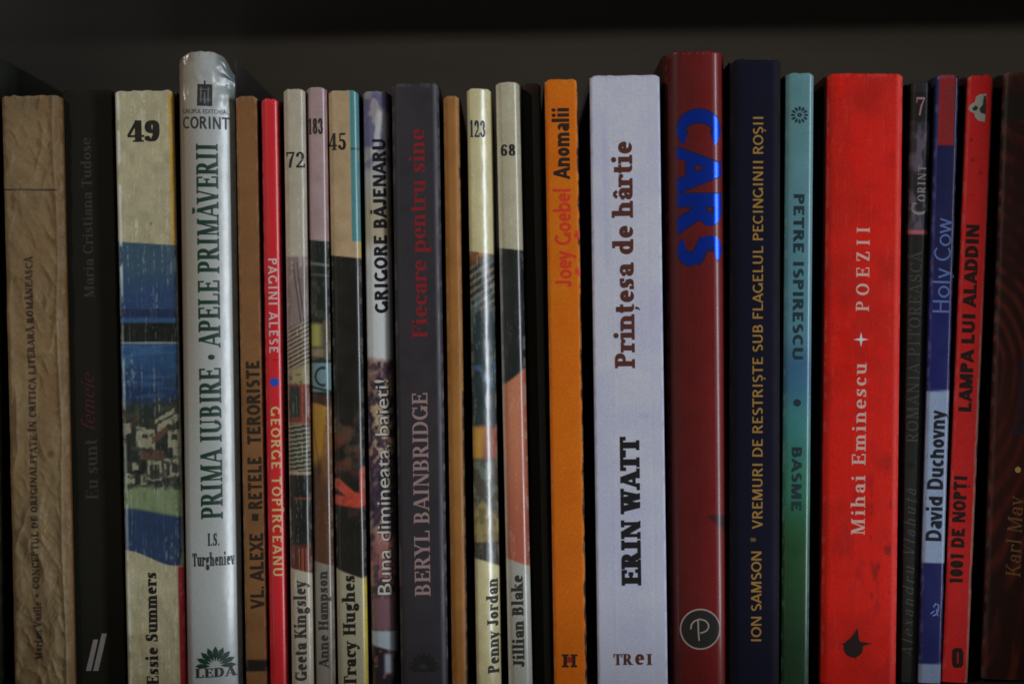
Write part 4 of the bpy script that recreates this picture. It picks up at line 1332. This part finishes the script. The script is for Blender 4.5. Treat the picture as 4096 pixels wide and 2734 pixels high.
Wb = Book('royal blue book with a red head label and a pale blue author panel', (3744, 3841, 299, 3677, 3762), dep=0, bulge=.2, r=1.0, art=art_blue, side=(24, 26, 44),
          mat=spine_mat('blue_laminate', .45, .35, .1, .14, .5, .1, .2))
Wb.text('Holy Cow', 3768, 872, 1249, 66, 'up', 'sanslight', flat_mat((84, 100, 150), .5), 'title_lettering')
Wb.text('POLIROM', 3790, 346, 556, 34, 'up', 'sansmid', flat_mat((112, 40, 42), .5), 'label_lettering')
Wb.text('David Duchovny', 3741, 1639, 2162, 64, 'up', 'sansbold', flat_mat((26, 28, 34), .5), 'author_lettering')
Wb.poly('publisher_emblem', band([(3733, 2426), (3742, 2412), (3754, 2418), (3752, 2440), (3742, 2456), (3730, 2460)], 6) + band([(3722, 2452), (3738, 2440)], 5) + band([(3744, 2432), (3752, 2462)], 4), flat_mat((98, 116, 164), .5))


# -- narrow leaning red
def art_red3(U, Y, X, Z):
    C = mottle(base(U, (192, 30, 28)), X, Z, 251, .07, .12)
    C = mixc(C, .4 * sm(1900, 2734, Y), (146, 28, 26))
    n = fbm(X * 1.4, Z * .5, 252, 3)
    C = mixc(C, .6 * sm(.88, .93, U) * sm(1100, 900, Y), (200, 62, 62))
    C = mixc(C, .85 * sm(.87, .92, U + .12 * (n - .5)) * sm(1000, 1500, Y), (150, 120, 104))
    C = mixc(C, .9 * sm(.6, .66, fbm(X * .9, Z * .25, 253)) * sm(.9, .94, U) * sm(1400, 1600, Y), (70, 60, 56))
    for uu, yy in ((.22, 560), (.62, 690), (.3, 640)):
        C = mixc(C, .7 * sm(9, 3, np.hypot((U - uu) * 100, Y - yy)), (70, 16, 16))
    return C


Xb = Book('narrow red book leaning left with black capitals and a worn pale right edge', (3876, 3975, 295, 3767, 3874), dep=0, bulge=.2, r=1.0, art=art_red3, side=(40, 18, 16),
          mat=spine_mat('red_worn', .45, .4, .15, .14), rag=rag_of(12, .4))
Xb.text('LAMPA LUI ALADDIN', 3875, 897, 1645, 52, 'up', 'sansheavy', flat_mat((36, 20, 18), .5), 'title_lettering')
Xb.text('1001 DE NOPȚI', 3833, 1903, 2332, 52, 'up', 'sansheavy', flat_mat((36, 20, 18), .5), 'series_lettering')
lampw = [(3946, 376), (3918, 378), (3903, 388), (3899, 408), (3880, 420), (3874, 436), (3882, 448), (3896, 452), (3900, 470), (3914, 484), (3928, 480), (3939, 488), (3942, 440), (3944, 400)]
Xb.poly('lamp_emblem', [lampw], flat_mat((140, 138, 130), .5))
Xb.poly('lamp_drawing', [[(3934, 386), (3944, 384), (3942, 458), (3922, 452), (3916, 436), (3930, 420)], [(3888, 434), (3902, 422), (3912, 430), (3904, 444), (3892, 442)]], flat_mat((40, 46, 42), .5), .08)
cart = [(3830 + 23 * math.copysign(abs(math.cos(a)) ** .55, math.cos(a)), 2628 + 40 * math.copysign(abs(math.sin(a)) ** .55, math.sin(a))) for a in np.linspace(0, 2 * PI, 28, endpoint=False)]
Xb.poly('cartouche_emblem', [cart], flat_mat((34, 20, 18), .5))
Xb.poly('cartouche_slot', [rectl(3827, 3834, 2606, 2650)], flat_mat((146, 28, 26), .5), .08)


# -- brown at the right border
def art_karl(U, Y, X, Z):
    q = np.hypot((X + 13) * 1.0, (Z - 70 - 26 * np.sin(Z * .03)) * .36) + 1.8 * fbm(X * .12, Z * .05, 261)
    g = np.sin(q * 2.2) * .5 + .5
    C = mixc(base(U, (40, 20, 17)), .62 * sm(.25, 1.0, g) * sm(.3, .6, fbm(X * .2, Z * .05, 262)), (98, 36, 28))
    C = mixc(C, .5 * sm(1300, 1700, Y) * sm(2300, 1800, Y), (66, 26, 22))
    C = mixc(C, between(.02, .6, U, .01) * between(378, 480, Y, 4), (28, 24, 20))
    C = mixc(C, .8 * sm(400, 290, Y + 70 * fbm(X * .6, Z * .5, 263)) * sm(.2, .05, U), (130, 84, 70))
    return C


Yb = Book('brown red book with gold letters cut by the right border', (4018, 4226, 290, 3926, 4140), dep=2, bulge=.5, r=1.5, art=art_karl, side=(30, 20, 17),
          mat=spine_mat('brown_cloth', .5, .35, .12, .12))
Yb.text('Karl May', 4056, 1979, 2304, 58, 'up', 'light', flat_mat((112, 84, 52), .5), 'author_lettering', shear=.1)
Yb.poly('gold_dot', [ring(4070, 1877, 12)], flat_mat((172, 142, 82), .4))
Yb.text('Winnetou', 4080, 1440, 1745, 58, 'up', 'book', flat_mat((32, 34, 52), .5), 'title_lettering')
